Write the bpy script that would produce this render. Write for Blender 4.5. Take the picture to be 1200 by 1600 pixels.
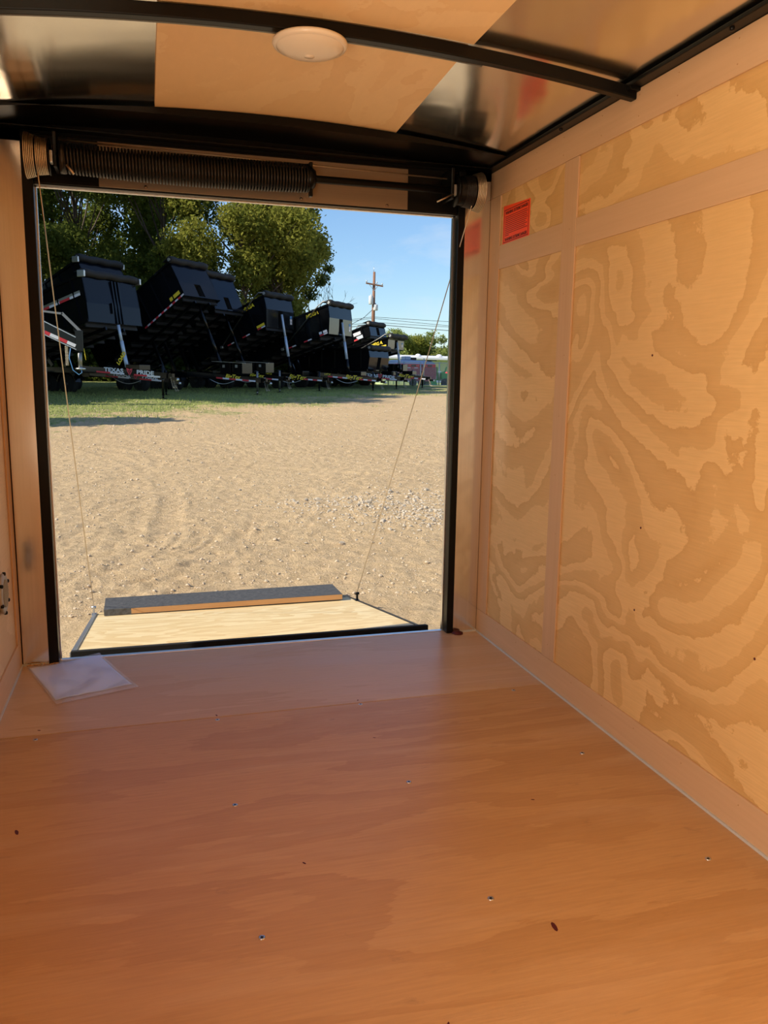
import bpy, math, random
import numpy as np
from mathutils import Vector, Matrix, Euler
random.seed(7); rng = np.random.default_rng(7)
for o in list(bpy.data.objects): bpy.data.objects.remove(o)
SC = bpy.context.scene; COL = SC.collection
R = math.radians

# ---------------------------------------------------------------- camera
CAM = dict(loc=(0.0, -3.09, 1.0715), yaw=.2842, pitch=-.1664, roll=.0148, f=1257.85)
cd = bpy.data.cameras.new('camera'); cam = bpy.data.objects.new('camera', cd); COL.objects.link(cam)
_y, _p, _r = CAM['yaw'], CAM['pitch'], CAM['roll']
_f = Vector((math.sin(_y)*math.cos(_p), math.cos(_y)*math.cos(_p), math.sin(_p)))
_rt = Vector((math.cos(_y), -math.sin(_y), 0)); _u = _rt.cross(_f)
_r2 = math.cos(_r)*_rt + math.sin(_r)*_u; _u2 = -math.sin(_r)*_rt + math.cos(_r)*_u
_m = Matrix((_r2, _u2, -_f)).transposed().to_4x4(); _m.translation = Vector(CAM['loc'])
cam.matrix_world = _m
cd.sensor_fit = 'VERTICAL'; cd.sensor_height = 24.0; cd.lens = CAM['f']*24.0/1600.0
cd.clip_start = .02; cd.clip_end = 800
SC.camera = cam

# ---------------------------------------------------------------- view, world, sun
vs = SC.view_settings; vs.view_transform = 'Standard'; vs.look = 'None'; vs.gamma = 1; vs.use_curve_mapping = False
vs.exposure = 0.0
SUN_DIR = Vector((-1.0, -.22, .74)).normalized()       # towards the sun
W = bpy.data.worlds.new('sky'); SC.world = W; W.use_nodes = True
nt = W.node_tree; nt.nodes.clear()
out = nt.nodes.new('ShaderNodeOutputWorld'); bg = nt.nodes.new('ShaderNodeBackground')
sky = nt.nodes.new('ShaderNodeTexSky'); sky.sky_type = 'NISHITA'; sky.sun_disc = False
sky.sun_elevation = math.asin(SUN_DIR.z); sky.sun_rotation = math.atan2(SUN_DIR.x, SUN_DIR.y)
sky.air_density = 1.15; sky.dust_density = .15; sky.ozone_density = 2.6; sky.altitude = 50
tc = nt.nodes.new('ShaderNodeTexCoord'); mp = nt.nodes.new('ShaderNodeMapping'); mp.inputs['Scale'].default_value = (2.2, 2.2, 9)
no = nt.nodes.new('ShaderNodeTexNoise'); no.inputs['Scale'].default_value = 1.6; no.inputs['Detail'].default_value = 7; no.inputs['Roughness'].default_value = .62; no.inputs['Distortion'].default_value = .6
cr = nt.nodes.new('ShaderNodeValToRGB'); cr.color_ramp.elements[0].position = .50; cr.color_ramp.elements[1].position = .80
cr.color_ramp.elements[0].color = (0, 0, 0, 1); cr.color_ramp.elements[1].color = (.55, .55, .55, 1)
mx = nt.nodes.new('ShaderNodeMix'); mx.data_type = 'RGBA'
mx.inputs[7].default_value = (6.2, 6.6, 7.2, 1)
L = nt.links.new
L(tc.outputs['Generated'], mp.inputs[0]); L(mp.outputs[0], no.inputs['Vector']); L(no.outputs['Fac'], cr.inputs[0])
tn = nt.nodes.new('ShaderNodeMix'); tn.data_type = 'RGBA'; tn.blend_type = 'MULTIPLY'; tn.inputs[0].default_value = 1; tn.inputs[7].default_value = (.87, 1.02, 1.22, 1); L(sky.outputs[0], tn.inputs[6])
L(cr.outputs[0], mx.inputs[0]); L(tn.outputs[2], mx.inputs[6]); L(mx.outputs[2], bg.inputs[0]); L(bg.outputs[0], out.inputs[0])
bg.inputs[1].default_value = .132
sd = bpy.data.lights.new('sun', 'SUN'); sd.energy = 6.3; sd.angle = R(.6); sd.color = (1, .91, .75)
so = bpy.data.objects.new('sun', sd); COL.objects.link(so); so.rotation_euler = SUN_DIR.to_track_quat('Z', 'Y').to_euler()
# fill lamp added at the open side door to boost its daylight indoors
ad = bpy.data.lights.new('side_door_fill', 'AREA'); ad.shape = 'RECTANGLE'; ad.size = .85; ad.size_y = 1.6; ad.energy = 74; ad.color = (1, .86, .64)
ao = bpy.data.objects.new('side_door_fill', ad); COL.objects.link(ao); ao.location = (-.66, -3.15, .80); ao.rotation_euler = (0, R(-128), 0)

# ---------------------------------------------------------------- helpers: objects
class MB:
    def __init__(s): s.v = []; s.f = []; s.m = []; s.sm = []
    def add(s, vs, fs, mi=0, smooth=False):
        b = len(s.v); s.v += [tuple(v) for v in vs]; s.f += [tuple(b+i for i in f) for f in fs]; s.m += [mi]*len(fs); s.sm += [smooth]*len(fs); return s
    def box(s, x0, x1, y0, y1, z0, z1, mi=0):
        v = [(x, y, z) for z in (z0, z1) for y in (y0, y1) for x in (x0, x1)]
        return s.add(v, [(0, 2, 3, 1), (4, 5, 7, 6), (0, 1, 5, 4), (2, 6, 7, 3), (0, 4, 6, 2), (1, 3, 7, 5)], mi)
    def hexa(s, v, mi=0):     # 8 points ordered as in box
        return s.add(v, [(0, 2, 3, 1), (4, 5, 7, 6), (0, 1, 5, 4), (2, 6, 7, 3), (0, 4, 6, 2), (1, 3, 7, 5)], mi)
    def bar(s, a, b, w, h, up=(0, 0, 1), mi=0):
        a = Vector(a); b = Vector(b); d = (b-a).normalized(); r = d.cross(Vector(up)).normalized()*(w/2); u = r.cross(d).normalized()*(h/2)
        v = [p+i*r+j*u for j in (-1, 1) for p in (a, b) for i in (-1, 1)]
        return s.add(v, [(0, 2, 3, 1), (4, 5, 7, 6), (0, 1, 5, 4), (2, 6, 7, 3), (0, 4, 6, 2), (1, 3, 7, 5)], mi)
    def tube(s, pts, r, n=8, mi=0, caps=True):
        pts = [Vector(p) for p in pts]; rs = r if isinstance(r, (list, tuple)) else [r]*len(pts)
        ref = None; v = []
        for i, p in enumerate(pts):
            t = (pts[min(i+1, len(pts)-1)]-pts[max(i-1, 0)]).normalized()
            if ref is None: ref = t.orthogonal().normalized()
            ref = (ref-t*ref.dot(t)); ref = ref.normalized() if ref.length > 1e-6 else t.orthogonal().normalized()
            c = t.cross(ref)
            v += [p+(ref*math.cos(a)+c*math.sin(a))*rs[i] for a in [2*math.pi*k/n for k in range(n)]]
        f = [(i*n+k, i*n+(k+1) % n, (i+1)*n+(k+1) % n, (i+1)*n+k) for i in range(len(pts)-1) for k in range(n)]
        s.add(v, f, mi, True)
        if caps:
            b = len(s.v)-len(v); s.f += [tuple(b+k for k in reversed(range(n))), tuple(b+(len(pts)-1)*n+k for k in range(n))]; s.m += [mi]*2; s.sm += [False]*2
        return s
    def lathe(s, prof, origin, axis=(0, 0, 1), n=32, mi=0, smooth=True):   # prof: (radius, height)
        ax = Vector(axis).normalized(); a = ax.orthogonal().normalized(); b = ax.cross(a); O = Vector(origin); v = []
        for r, h in prof: v += [O+ax*h+(a*math.cos(t)+b*math.sin(t))*r for t in [2*math.pi*k/n for k in range(n)]]
        f = [(i*n+k, i*n+(k+1) % n, (i+1)*n+(k+1) % n, (i+1)*n+k) for i in range(len(prof)-1) for k in range(n)]
        return s.add(v, f, mi, smooth)
    def prism(s, poly, off, mi=0):      # poly: list of 3D pts, off: extrusion vector
        off = Vector(off); n = len(poly); v = [Vector(p) for p in poly]+[Vector(p)+off for p in poly]
        f = [tuple(reversed(range(n))), tuple(range(n, 2*n))]+[(i, (i+1) % n, n+(i+1) % n, n+i) for i in range(n)]
        return s.add(v, f, mi)
    def build(s, name, mats, parent=None, bevel=0, loc=None):
        me = bpy.data.meshes.new(name); me.from_pydata(s.v, [], s.f)
        if not isinstance(mats, (list, tuple)): mats = [mats]
        for m in mats: me.materials.append(m)
        me.polygons.foreach_set('material_index', s.m); me.polygons.foreach_set('use_smooth', s.sm); me.update()
        o = bpy.data.objects.new(name, me); COL.objects.link(o)
        if parent: o.parent = parent
        if loc: o.location = loc
        if bevel:
            b = o.modifiers.new('bevel', 'BEVEL'); b.width = bevel; b.segments = 2; b.limit_method = 'ANGLE'
        return o
def tag(o, label=None, cat=None, group=None, kind=None):
    if label: o['label'] = label
    if cat: o['category'] = cat
    if group: o['group'] = group
    if kind: o['kind'] = kind
    return o
def empty(name, loc=(0, 0, 0), rz=0, **k):
    o = bpy.data.objects.new(name, None); COL.objects.link(o); o.location = loc; o.rotation_euler = (0, 0, rz); o.empty_display_size = .1
    return tag(o, **k)
def text(name, s, size, mat, parent, mw, shear=0, extr=.0015, bold=0, sx=1):
    c = bpy.data.curves.new('t', 'FONT'); c.body = s; c.size = size; c.extrude = extr; c.align_x = 'CENTER'; c.align_y = 'CENTER'; c.shear = shear; c.offset = bold; c.resolution_u = 3
    t = bpy.data.objects.new('t', c); COL.objects.link(t)
    me = bpy.data.meshes.new_from_object(t.evaluated_get(bpy.context.evaluated_depsgraph_get()))
    bpy.data.objects.remove(t)
    me.transform(mw @ Matrix.Diagonal((sx, 1, 1, 1))); me.materials.clear(); me.materials.append(mat); me.name = name
    o = bpy.data.objects.new(name, me); COL.objects.link(o); o.parent = parent; return o
def basis(o, x, y):    # matrix whose local X runs along x, Y along y, placed at o
    x = Vector(x).normalized(); y = Vector(y).normalized(); z = x.cross(y)
    m = Matrix((x, y, z)).transposed().to_4x4(); m.translation = Vector(o); return m

# ---------------------------------------------------------------- helpers: materials
def newmat(name):
    m = bpy.data.materials.new(name); m.use_nodes = True; n = m.node_tree; b = n.nodes['Principled BSDF']; return m, n, b
def mat(name, col, rough=.6, metal=0, spec=.5, ior=1.5, bump=None, emit=None, var=0, coat=0):
    m, n, b = newmat(name); b.inputs['Base Color'].default_value = (*col, 1); b.inputs['Roughness'].default_value = rough; b.inputs['Metallic'].default_value = metal
    b.inputs['Specular IOR Level'].default_value = spec; b.inputs['IOR'].default_value = ior; b.inputs['Coat Weight'].default_value = coat
    if var or bump:
        t = n.nodes.new('ShaderNodeTexCoord'); q = n.nodes.new('ShaderNodeTexNoise'); q.inputs['Scale'].default_value = (bump or (12, 0))[0]; q.inputs['Detail'].default_value = 5
        n.links.new(t.outputs['Object'], q.inputs['Vector'])
        if var:
            x = n.nodes.new('ShaderNodeMix'); x.data_type = 'RGBA'; x.inputs[6].default_value = (*[c*(1-var) for c in col], 1); x.inputs[7].default_value = (*[min(1, c*(1+var)) for c in col], 1)
            n.links.new(q.outputs['Fac'], x.inputs[0]); n.links.new(x.outputs[2], b.inputs['Base Color'])
        if bump:
            u = n.nodes.new('ShaderNodeBump'); u.inputs['Strength'].default_value = bump[1]; u.inputs['Distance'].default_value = .02; n.links.new(q.outputs['Fac'], u.inputs['Height']); n.links.new(u.outputs[0], b.inputs['Normal'])
    return m
def math_(n, op, a, b=None, c=None):
    q = n.nodes.new('ShaderNodeMath'); q.operation = op
    for i, v in enumerate((a, b, c)):
        if v is None: continue
        if isinstance(v, (int, float)): q.inputs[i].default_value = v
        else: n.links.new(v, q.inputs[i])
    return q.outputs[0]
def mixc(n, fac, a, b, mode='MIX'):
    x = n.nodes.new('ShaderNodeMix'); x.data_type = 'RGBA'; x.blend_type = mode
    for i, v in ((0, fac), (6, a), (7, b)):
        if isinstance(v, (int, float)): x.inputs[i].default_value = v
        elif isinstance(v, tuple): x.inputs[i].default_value = (*v, 1)
        else: n.links.new(v, x.inputs[i])
    return x.outputs[2]
def noise(n, vec, scale, loc=(0, 0, 0), s=1, det=4, rough=.55, dist=0):
    m = n.nodes.new('ShaderNodeMapping'); m.inputs['Scale'].default_value = scale; m.inputs['Location'].default_value = loc; n.links.new(vec, m.inputs[0])
    q = n.nodes.new('ShaderNodeTexNoise'); q.inputs['Scale'].default_value = s; q.inputs['Detail'].default_value = det; q.inputs['Roughness'].default_value = rough; q.inputs['Distortion'].default_value = dist
    n.links.new(m.outputs[0], q.inputs['Vector']); return q.outputs['Fac']
def ramp(n, fac, stops):
    r = n.nodes.new('ShaderNodeValToRGB'); e = r.color_ramp.elements
    for i, (p, c) in enumerate(stops):
        if i < 2: e[i].position = p
        else: e.new(p)
        e[i].color = (*c, 1) if isinstance(c, tuple) else (c, c, c, 1)
    n.links.new(fac, r.inputs[0]); return r.outputs[0]
def ply(name, light, dark, sc=(1, 1.5, 2.6), fib=(60, 9, 260), loc=(0, 0, 0), bands=5, rough=.5, spec=.4, blot=None, scuff=None, fibamt=.16, contrast=1, coat=0, jagamt=.55):
    m, n, b = newmat(name); t = n.nodes.new('ShaderNodeTexCoord').outputs['Object']
    big = noise(n, t, sc, loc, 1.0, 2.6, .5, .8)
    jag = noise(n, t, tuple(x*11 for x in sc), loc, 1, 5, .65)
    h = math_(n, 'ADD', math_(n, 'MULTIPLY', big, bands*2.0), math_(n, 'MULTIPLY', jag, jagamt))
    saw = math_(n, 'FRACT', h)
    g = ramp(n, saw, [(0, 0.0), (.012, .25), (.03, 1.0), (.30, .85), (.48, .90), (.505, .38), (.80, .30), (.97, .12), (1.0, 0.0)])
    fi = noise(n, t, fib, loc, 1, 3, .6)
    col = mixc(n, g, dark, light)
    col = mixc(n, math_(n, 'MULTIPLY', ramp(n, fi, [(.35, 1.0), (.65, 0.0)]), fibamt), col, tuple(c*.62 for c in dark))
    lo = noise(n, t, tuple(x*.8 for x in sc), (3, 1, 2), 1.3, 3)
    col = mixc(n, ramp(n, lo, [(.35, 0.0), (.7, .35)]), col, tuple(.5*(a+c) for a, c in zip(light, dark)))
    if blot:
        bl = noise(n, t, blot[1], (1, 4, 0), 1, 5, .6, .4); col = mixc(n, ramp(n, bl, [(blot[2], 0.0), (blot[2]+.22, blot[3])]), col, blot[0])
    if scuff:
        s1 = noise(n, t, (7, 22, 5), (2, 0, 0), 1, 6, .7, .5); col = mixc(n, ramp(n, s1, [(.62, 0.0), (.78, scuff)]), col, (.05, .04, .035))
    n.links.new(col, b.inputs['Base Color']); b.inputs['Roughness'].default_value = rough; b.inputs['Specular IOR Level'].default_value = spec; b.inputs['Coat Weight'].default_value = coat; b.inputs['Coat Roughness'].default_value = .35
    u = n.nodes.new('ShaderNodeBump'); u.inputs['Strength'].default_value = .12; u.inputs['Distance'].default_value = .004; n.links.new(fi, u.inputs['Height']); n.links.new(u.outputs[0], b.inputs['Normal'])
    return m
def plain_wood(name, a, c, fib, rough=.55, loc=(0, 0, 0)):
    m, n, b = newmat(name); t = n.nodes.new('ShaderNodeTexCoord').outputs['Object']
    f = noise(n, t, fib, loc, 1, 4, .6); g = noise(n, t, tuple(x*.12 for x in fib), loc, 1, 2)
    col = mixc(n, f, a, c); col = mixc(n, math_(n, 'MULTIPLY', g, .5), col, tuple(x*.8 for x in a))
    n.links.new(col, b.inputs['Base Color']); b.inputs['Roughness'].default_value = rough; b.inputs['Specular IOR Level'].default_value = .35; return m
def metal(name, col, rough=.3, wave=None, brush=None, var=.15):
    m, n, b = newmat(name); t = n.nodes.new('ShaderNodeTexCoord').outputs['Object']
    q = noise(n, t, brush or (3, 3, 3), (0, 0, 0), 1, 4, .6)
    n.links.new(mixc(n, q, tuple(c*(1-var) for c in col), tuple(min(1, c*(1+var)) for c in col)), b.inputs['Base Color'])
    b.inputs['Metallic'].default_value = 1; b.inputs['Roughness'].default_value = rough
    if wave:
        u = n.nodes.new('ShaderNodeBump'); u.inputs['Strength'].default_value = wave[1]; u.inputs['Distance'].default_value = .05
        n.links.new(noise(n, t, wave[0], (0, 0, 0), 1, 2, .5, .3), u.inputs['Height']); n.links.new(u.outputs[0], b.inputs['Normal'])
    return m

M = {}
M['wall_ply'] = ply('wall_plywood', (.80, .51, .22), (.60, .335, .115), (1, 1.5, 1.8), (60, 10, 230), (0, 1.4, .2), 4.4, .42, .45)
M['left_ply'] = ply('left_wall_plywood', (.78, .54, .30), (.62, .38, .18), (1, 1.5, 1.6), (60, 8, 200), (5, 2, 1), 1.6, .5, .4)
M['luan'] = plain_wood('luan_board_horizontal', (.60, .37, .205), (.72, .46, .265), (30, 3, 90))
M['luan_v'] = plain_wood('luan_board_vertical', (.58, .35, .19), (.70, .44, .25), (30, 90, 3))
M['floor'] = ply('floor_plywood', (.57, .325, .14), (.48, .255, .10), (.55, 3.0, 1), (9, 130, 60), (.3, .2, 0), 2.6, .40, .5, ((.62, .40, .23), (1.0, 6.5, 1), .52, .5), .34, .26)
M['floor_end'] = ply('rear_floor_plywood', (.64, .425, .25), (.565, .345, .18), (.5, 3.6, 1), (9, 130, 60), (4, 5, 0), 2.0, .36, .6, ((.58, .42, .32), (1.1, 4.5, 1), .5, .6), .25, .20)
M['ceil_ply'] = ply('ceiling_plywood', (.92, .66, .36), (.86, .58, .29), (1.8, 1.3, 1), (40, 14, 60), (2, 7, 0), 3.0, .5, .35, fibamt=.08)
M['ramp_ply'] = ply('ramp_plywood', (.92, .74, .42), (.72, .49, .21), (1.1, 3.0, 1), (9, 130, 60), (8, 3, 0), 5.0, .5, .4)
M['edge_ply'] = plain_wood('plywood_edge', (.42, .21, .08), (.66, .38, .17), (4, 60, 120))
M['arm2'] = metal('bow_highlight_metal', (.22, .21, .19), .5)  # paler metal for the highlight painted along the roof bow
M['skin'] = metal('roof_sheet_aluminium', (.93, .87, .76), .17, ((2.2, 3.2, 1), .10), (2, 2, 1), .06)
M['post_metal'] = metal('bare_post_aluminium', (.86, .83, .77), .17, ((1.5, 1, 1.6), .05), (160, 160, 2.5), .10)
M['plate_metal'] = metal('header_plate_aluminium', (.30, .235, .175), .5, None, (2, 2, 200), .10)
M['alu'] = metal('aluminium_edge', (.86, .86, .88), .30)
M['galv'] = metal('galvanised_steel', (.62, .63, .62), .42)
M['cable'] = metal('steel_cable', (.62, .52, .38), .45)
M['black'] = mat('black_enamel', (.005, .0045, .004), .32, spec=.17)
M['blackm'] = mat('black_matt_steel', (.012, .011, .010), .6)
M['spring'] = mat('oiled_spring_steel', (.022, .018, .015), .3, metal=.4)
M['rubber'] = mat('black_rubber', (.018, .018, .018), .8)
M['caulk'] = mat('grey_sealant', (.55, .53, .50), .6)
M['plastic'] = mat('dome_light_plastic', (.82, .72, .58), .28, spec=.5)
M['red'] = mat('red_label', (1.0, .075, .015), .5)
M['ink'] = mat('black_ink', (.08, .004, .006), .6)
M['screw'] = metal('zinc_screw', (.62, .66, .72), .35)
M['vent'] = mat('grey_vent_plastic', (.36, .33, .27), .5)
M['dark'] = mat('dark_recess', (.006, .006, .006), .9)
M['frontpaint'] = mat('glossy_front_panel', (.006, .007, .010), .16, ior=1.7, spec=.5)
M['navyfront'] = mat('dark_front_panel', (.003, .005, .010), .13, ior=1.45, spec=.30)
M['paint'] = mat('black_gloss_powder_coat', (.004, .0043, .005), .14, ior=1.45, spec=.36)
M['flap'] = mat('worn_black_flap_paint', (.075, .073, .070), .7, bump=(30, .35), var=.45)
M['tarp'] = mat('black_mesh_tarp', (.014, .0135, .013), .75, bump=(60, .3))
M['chrome'] = mat('lift_cylinder_plating', (.50, .60, .72), .45, metal=.25)
M['white_tape'] = mat('white_reflective_tape', (.72, .72, .75), .5)
M['red_tape'] = mat('red_reflective_tape', (.60, .03, .04), .5)
M['yellow'] = mat('yellow_decal', (.80, .60, .03), .5)
M['white_letter'] = mat('white_decal', (.62, .68, .74), .5)
M['red_letter'] = mat('red_decal', (.60, .05, .07), .5)
M['blue'] = mat('blue_sticker', (.10, .28, .55), .5)
M['rim'] = mat('dark_wheel_rim', (.05, .05, .052), .4, metal=.4)

def gz(y):
    y = np.asarray(y, float)
    return np.interp(y, [-40, 38, 46, 57, 400], [-1.44, .666, .46, .35, .35])
GZ = lambda y: float(gz(y))

XR, XL, ZT = 1.322, -.478, 1.863
YF = -4.75          # front end of the trailer, behind the camera
CX = (XR+XL)/2

# ================================================================ TRAILER SHELL
# floor: sheets are parts
fl = MB().box(XL-.03, XR+.03, YF, .028, -.06, -.020).build('floor', M['blackm']); tag(fl, kind='structure')
def sheet(x0, x1, y0, y1, m, t=.019): return MB().box(x0, x1, y0, y1, -t, 0).build('floor_panel', m, fl, bevel=.0012)
sheet(XL, XR, -.6310, .026, M['floor_end']); sheet(XL, XR, -3.07, -.6350, M['floor']); sheet(XL, XR, YF, -3.0724, M['floor'])
# screws driven into the floor
sc0 = None
for (x, y) in [(.176, -.655), (.642, -.648), (-.353, -.665), (.177, -1.183), (.638, -1.182), (1.179, -1.148), (.177, -1.687), (.653, -1.692), (1.19, -1.689), (1.19, -.66)]:
    if sc0 is None:
        sc0 = MB().lathe([(0, .0008), (.0022, .0008), (.0050, .0016), (.0066, .0012), (.0068, 0)], (0, 0, 0), n=14)
        for a in (0, math.pi/2):
            c, s_ = math.cos(a+.5)*.0032, math.sin(a+.5)*.0032; sc0.bar((-c, -s_, .0018), (c, s_, .0018), .0011, .0008, mi=1)
        sc0 = sc0.build('screw', [M['screw'], M['dark']], fl); o = sc0
    else: o = sc0.copy(); COL.objects.link(o)
    o.location = (x, y, 0)
# dark nicks and chips in the sheets
for (x, y, r) in [(-.331, -1.177, .012), (.74, -1.806, .014), (.176, -.62, .007), (-.35, -.60, .007), (.642, -.612, .006), (.3, -1.47, .006), (.45, -1.98, .006), (.2, -2.0, .006), (.62, -.9, .005), (.92, -1.35, .006), (-.05, -1.9, .005)]:
    a = rng.uniform(0, 3.1); pts = [(x+math.cos(t)*r*rng.uniform(.6, 1)*math.cos(a)*1.0-math.sin(t)*r*.35*math.sin(a), y+math.cos(t)*r*math.sin(a)+math.sin(t)*r*.35*math.cos(a), .0002) for t in np.linspace(0, 6.28, 9)[:-1]]
    MB().prism(pts, (0, 0, .0004)).build('chip', M['ink'], fl)

# right wall
def wall_panel(side, y0, y1, z0, z1, m, par):
    x = XR+.0065 if side > 0 else XL-.0065
    return MB().box(min(x, x+side*.009), max(x, x+side*.009), y0, y1, z0, z1).build('wall_panel', m, par)
def board(side, y0, y1, z0, z1, m, par, name='board', lift=0):
    x = (XR if side > 0 else XL)-side*lift
    return MB().box(min(x, x+side*.0062), max(x, x+side*.0062), y0, y1, z0, z1).build(name, m, par, bevel=.0008)
DOOR = (-3.72, -2.50, .02, 1.70)       # side door opening in the left wall, behind the camera
wr = MB().box(XR+.017, XR+.045, YF, .035, -.06, 1.90).build('wall_right', M['blackm']); tag(wr, kind='structure')
for y0, y1 in ((-.645, .0), (-1.87, -.649), (-3.09, -1.874), (YF, -3.094)): wall_panel(1, y0, y1, 0.0, ZT, M['wall_ply'], wr)
board(1, YF, .0, 1.766, ZT, M['luan'], wr); board(1, YF, .0, .004, .100, M['luan'], wr)
VB = [(-.097, 0.), (-.688, -.600), (-1.915, -1.830), (-3.14, -3.055)]
for a, b in VB: board(1, a, b, .1012, 1.7648, M['luan_v'], wr)
for (a, b) in ((-.599, -.098), (-1.829, -.689), (-3.054, -1.916), (YF, -3.141)): board(1, a, b, 1.490, 1.578, M['luan'], wr, lift=-.0012)
MB().bar((XR-.001, YF, .003), (XR-.001, .0, .003), .007, .007).build('sealant_bead', M['caulk'], wr)
nm = MB()
for y in np.arange(-4.6, -.03, .2):
    for z in (.075, 1.79, 1.845): nm.lathe([(.0018, 0), (.0018, .0006), (0, .0006)], (XR-.0001, y+.02*math.sin(9*y), z), (-1, 0, 0), 6)
for a, b in VB:
    for z in np.arange(.15, 1.75, .2): nm.lathe([(.0018, 0), (.0018, .0006), (0, .0006)], (XR-.0001, (a+b)/2+.015*math.sin(20*z), z), (-1, 0, 0), 6)
tag(nm.build('nail_heads', M['edge_ply'], wr), kind='stuff')
for (y, z) in ((-1.139, 1.14), (-1.136, .418), (-1.14, .66), (-1.62, .44)): MB().lathe([(.0035, 0), (.003, .001), (0, .0008)], (XR+.0064, y, z), (-1, 0, 0), 8).build('nail', M['ink'], wr)

# left wall with the side door opening behind the camera
wl = MB().box(XL-.045, XL-.017, DOOR[1], .035, -.06, 1.90).box(XL-.045, XL-.017, YF, DOOR[0], -.06, 1.90).box(XL-.045, XL-.017, DOOR[0], DOOR[1], DOOR[3], 1.90).box(XL-.045, XL-.017, DOOR[0], DOOR[1], -.06, DOOR[2]).build('wall_left', M['blackm']); tag(wl, kind='structure')
for y0, y1 in ((-.645, .0), (-1.87, -.649), (DOOR[1], -1.874), (YF, DOOR[0])): wall_panel(-1, y0, y1, 0, ZT, M['left_ply'], wl)
wall_panel(-1, DOOR[0], DOOR[1], DOOR[3], ZT, M['left_ply'], wl)
board(-1, YF, .0, 1.766, ZT, M['luan'], wl)
board(-1, DOOR[1], .0, .004, .100, M['luan'], wl); board(-1, YF, DOOR[0], .004, .1, M['luan'], wl)
for a, b in [(-.068, 0.), (-.688, -.600), (-1.915, -1.830)]: board(-1, a, b, .1012, 1.7648, M['luan_v'], wl)
MB().bar((XL+.001, DOOR[1], .003), (XL+.001, .0, .003), .007, .007).build('sealant_bead', M['caulk'], wl)
wf = MB().box(XL-.045, XR+.045, YF-.04, YF-.001, -.06, 1.95).build('wall_front', M['left_ply']); tag(wf, kind='structure')

# ceiling
def zc(x, lo=1.868, hi=1.931): return lo+(hi-lo)*(1-((x-CX)/.92)**2)
def arched(x0, x1, y0, y1, dz0, dz1, n=24, name='x', m=None, par=None, bevel=0, skew=0):
    b = MB(); v = []
    xs = np.linspace(x0, x1, n+1)
    for i, x in enumerate(xs):
        t = i/n; s_ = skew*t
        for (y, dz) in ((y0, dz0), (y1, dz0), (y0, dz1), (y1, dz1)): v.append((x+(s_ if y == y1 else 0), y, zc(x)+dz))
    f = []
    for i in range(n):
        a = 4*i; c = a+4
        f += [(a, a+1, c+1, c), (a+2, c+2, c+3, a+3), (a, c, c+2, a+2), (a+1, a+3, c+3, c+1)]
    f += [(0, 2, 3, 1), (4*n, 4*n+1, 4*n+3, 4*n+2)]
    b.add(v, f); o = b.build(name, m, par, bevel=bevel)
    return o
cm = MB(); xs_ = np.linspace(XL-.045, XR+.045, 61); ys_ = np.arange(YF, .031, .04); sag = []
def skin_z(x, y):
    yb_ = [YF, -3.41, -2.19, -.98, -.20, .03]; i = max(0, min(4, np.searchsorted(yb_, y)-1)); t = (y-yb_[i])/(yb_[i+1]-yb_[i])
    return zc(x)+.0065+.0035*math.sin(math.pi*t)**2*math.cos(1.7*(x-CX))+.0012*math.sin(5.1*x+2.3*y)*math.sin(3.3*y+1.1*x)
nx_ = len(xs_); vv = [(x, y, skin_z(x, y)) for y in ys_ for x in xs_]
cm.add(vv, [(j*nx_+i, (j+1)*nx_+i, (j+1)*nx_+i+1, j*nx_+i+1) for j in range(len(ys_)-1) for i in range(nx_-1)], 0, True)
cm.add([(x, y, z+.014) for x, y, z in vv], [(j*nx_+i, j*nx_+i+1, (j+1)*nx_+i+1, (j+1)*nx_+i) for j in range(len(ys_)-1) for i in range(nx_-1)], 0, True)
ce = cm.build('ceiling', M['skin']); tag(ce, kind='structure')
for (y0, y1, xa, xb, sk) in ((-.965, -.20, .05, .83, .036), (-2.17, -.995, .052, .822, .012), (-3.4, -2.20, .05, .82, 0)): arched(xa, xb, y0, y1, -.0005, .006, 16, 'ceiling_panel', M['ceil_ply'], ce, skew=sk)
for y in (-.98, -2.19, -3.41): arched(XL, XR, y-.014, y+.014, -.034, -.002, 30, 'roof_bow', M['black'], ce, bevel=.003)
# paler strip along the bow, painting the light caught on its lower edge
for y in (-.98,): arched(XL+.02, CX+.45, y+.0142, y+.022, -.0345, -.030, 30, 'bow_highlight', M['arm2'], ce)
rbm = MB(); v_ = []
for x in np.linspace(XL, XR, 31):
    for (y, up_) in ((-.215, 0), (.03, 0), (-.215, 1), (.03, 1)): v_.append((x, y, zc(x)-.002 if up_ else 1.901-.024*((x-.30)/.95)**2))
f_ = []
for i in range(30):
    a = 4*i; c = a+4; f_ += [(a, a+1, c+1, c), (a+2, c+2, c+3, a+3), (a, c, c+2, a+2), (a+1, a+3, c+3, c+1)]
rbm.add(v_, f_+[(0, 2, 3, 1), (120, 121, 123, 122)]).build('rear_bow', M['black'], ce)
for sx, x in ((1, XR), (-1, XL)):
    a, b = (x-.035, x+.02) if sx > 0 else (x-.02, x+.035)
    MB().box(a, b, YF, -.002, ZT+.001, ZT+.012).build('top_rail', M['black'], ce, bevel=.002)
    for y in (-.98, -2.19): MB().box(a+.003, b-.003, y-.03, y+.03, ZT-.008, ZT+.002).build('gusset', M['black'], ce, bevel=.002)
    for y in np.arange(-3.4, -.2, .4): MB().lathe([(.006, 0), (.006, -.005), (0, -.006)], (x-sx*.022, y, ZT+.001), (0, 0, 1), 8).build('rail_bolt', M['black'], ce)

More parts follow.
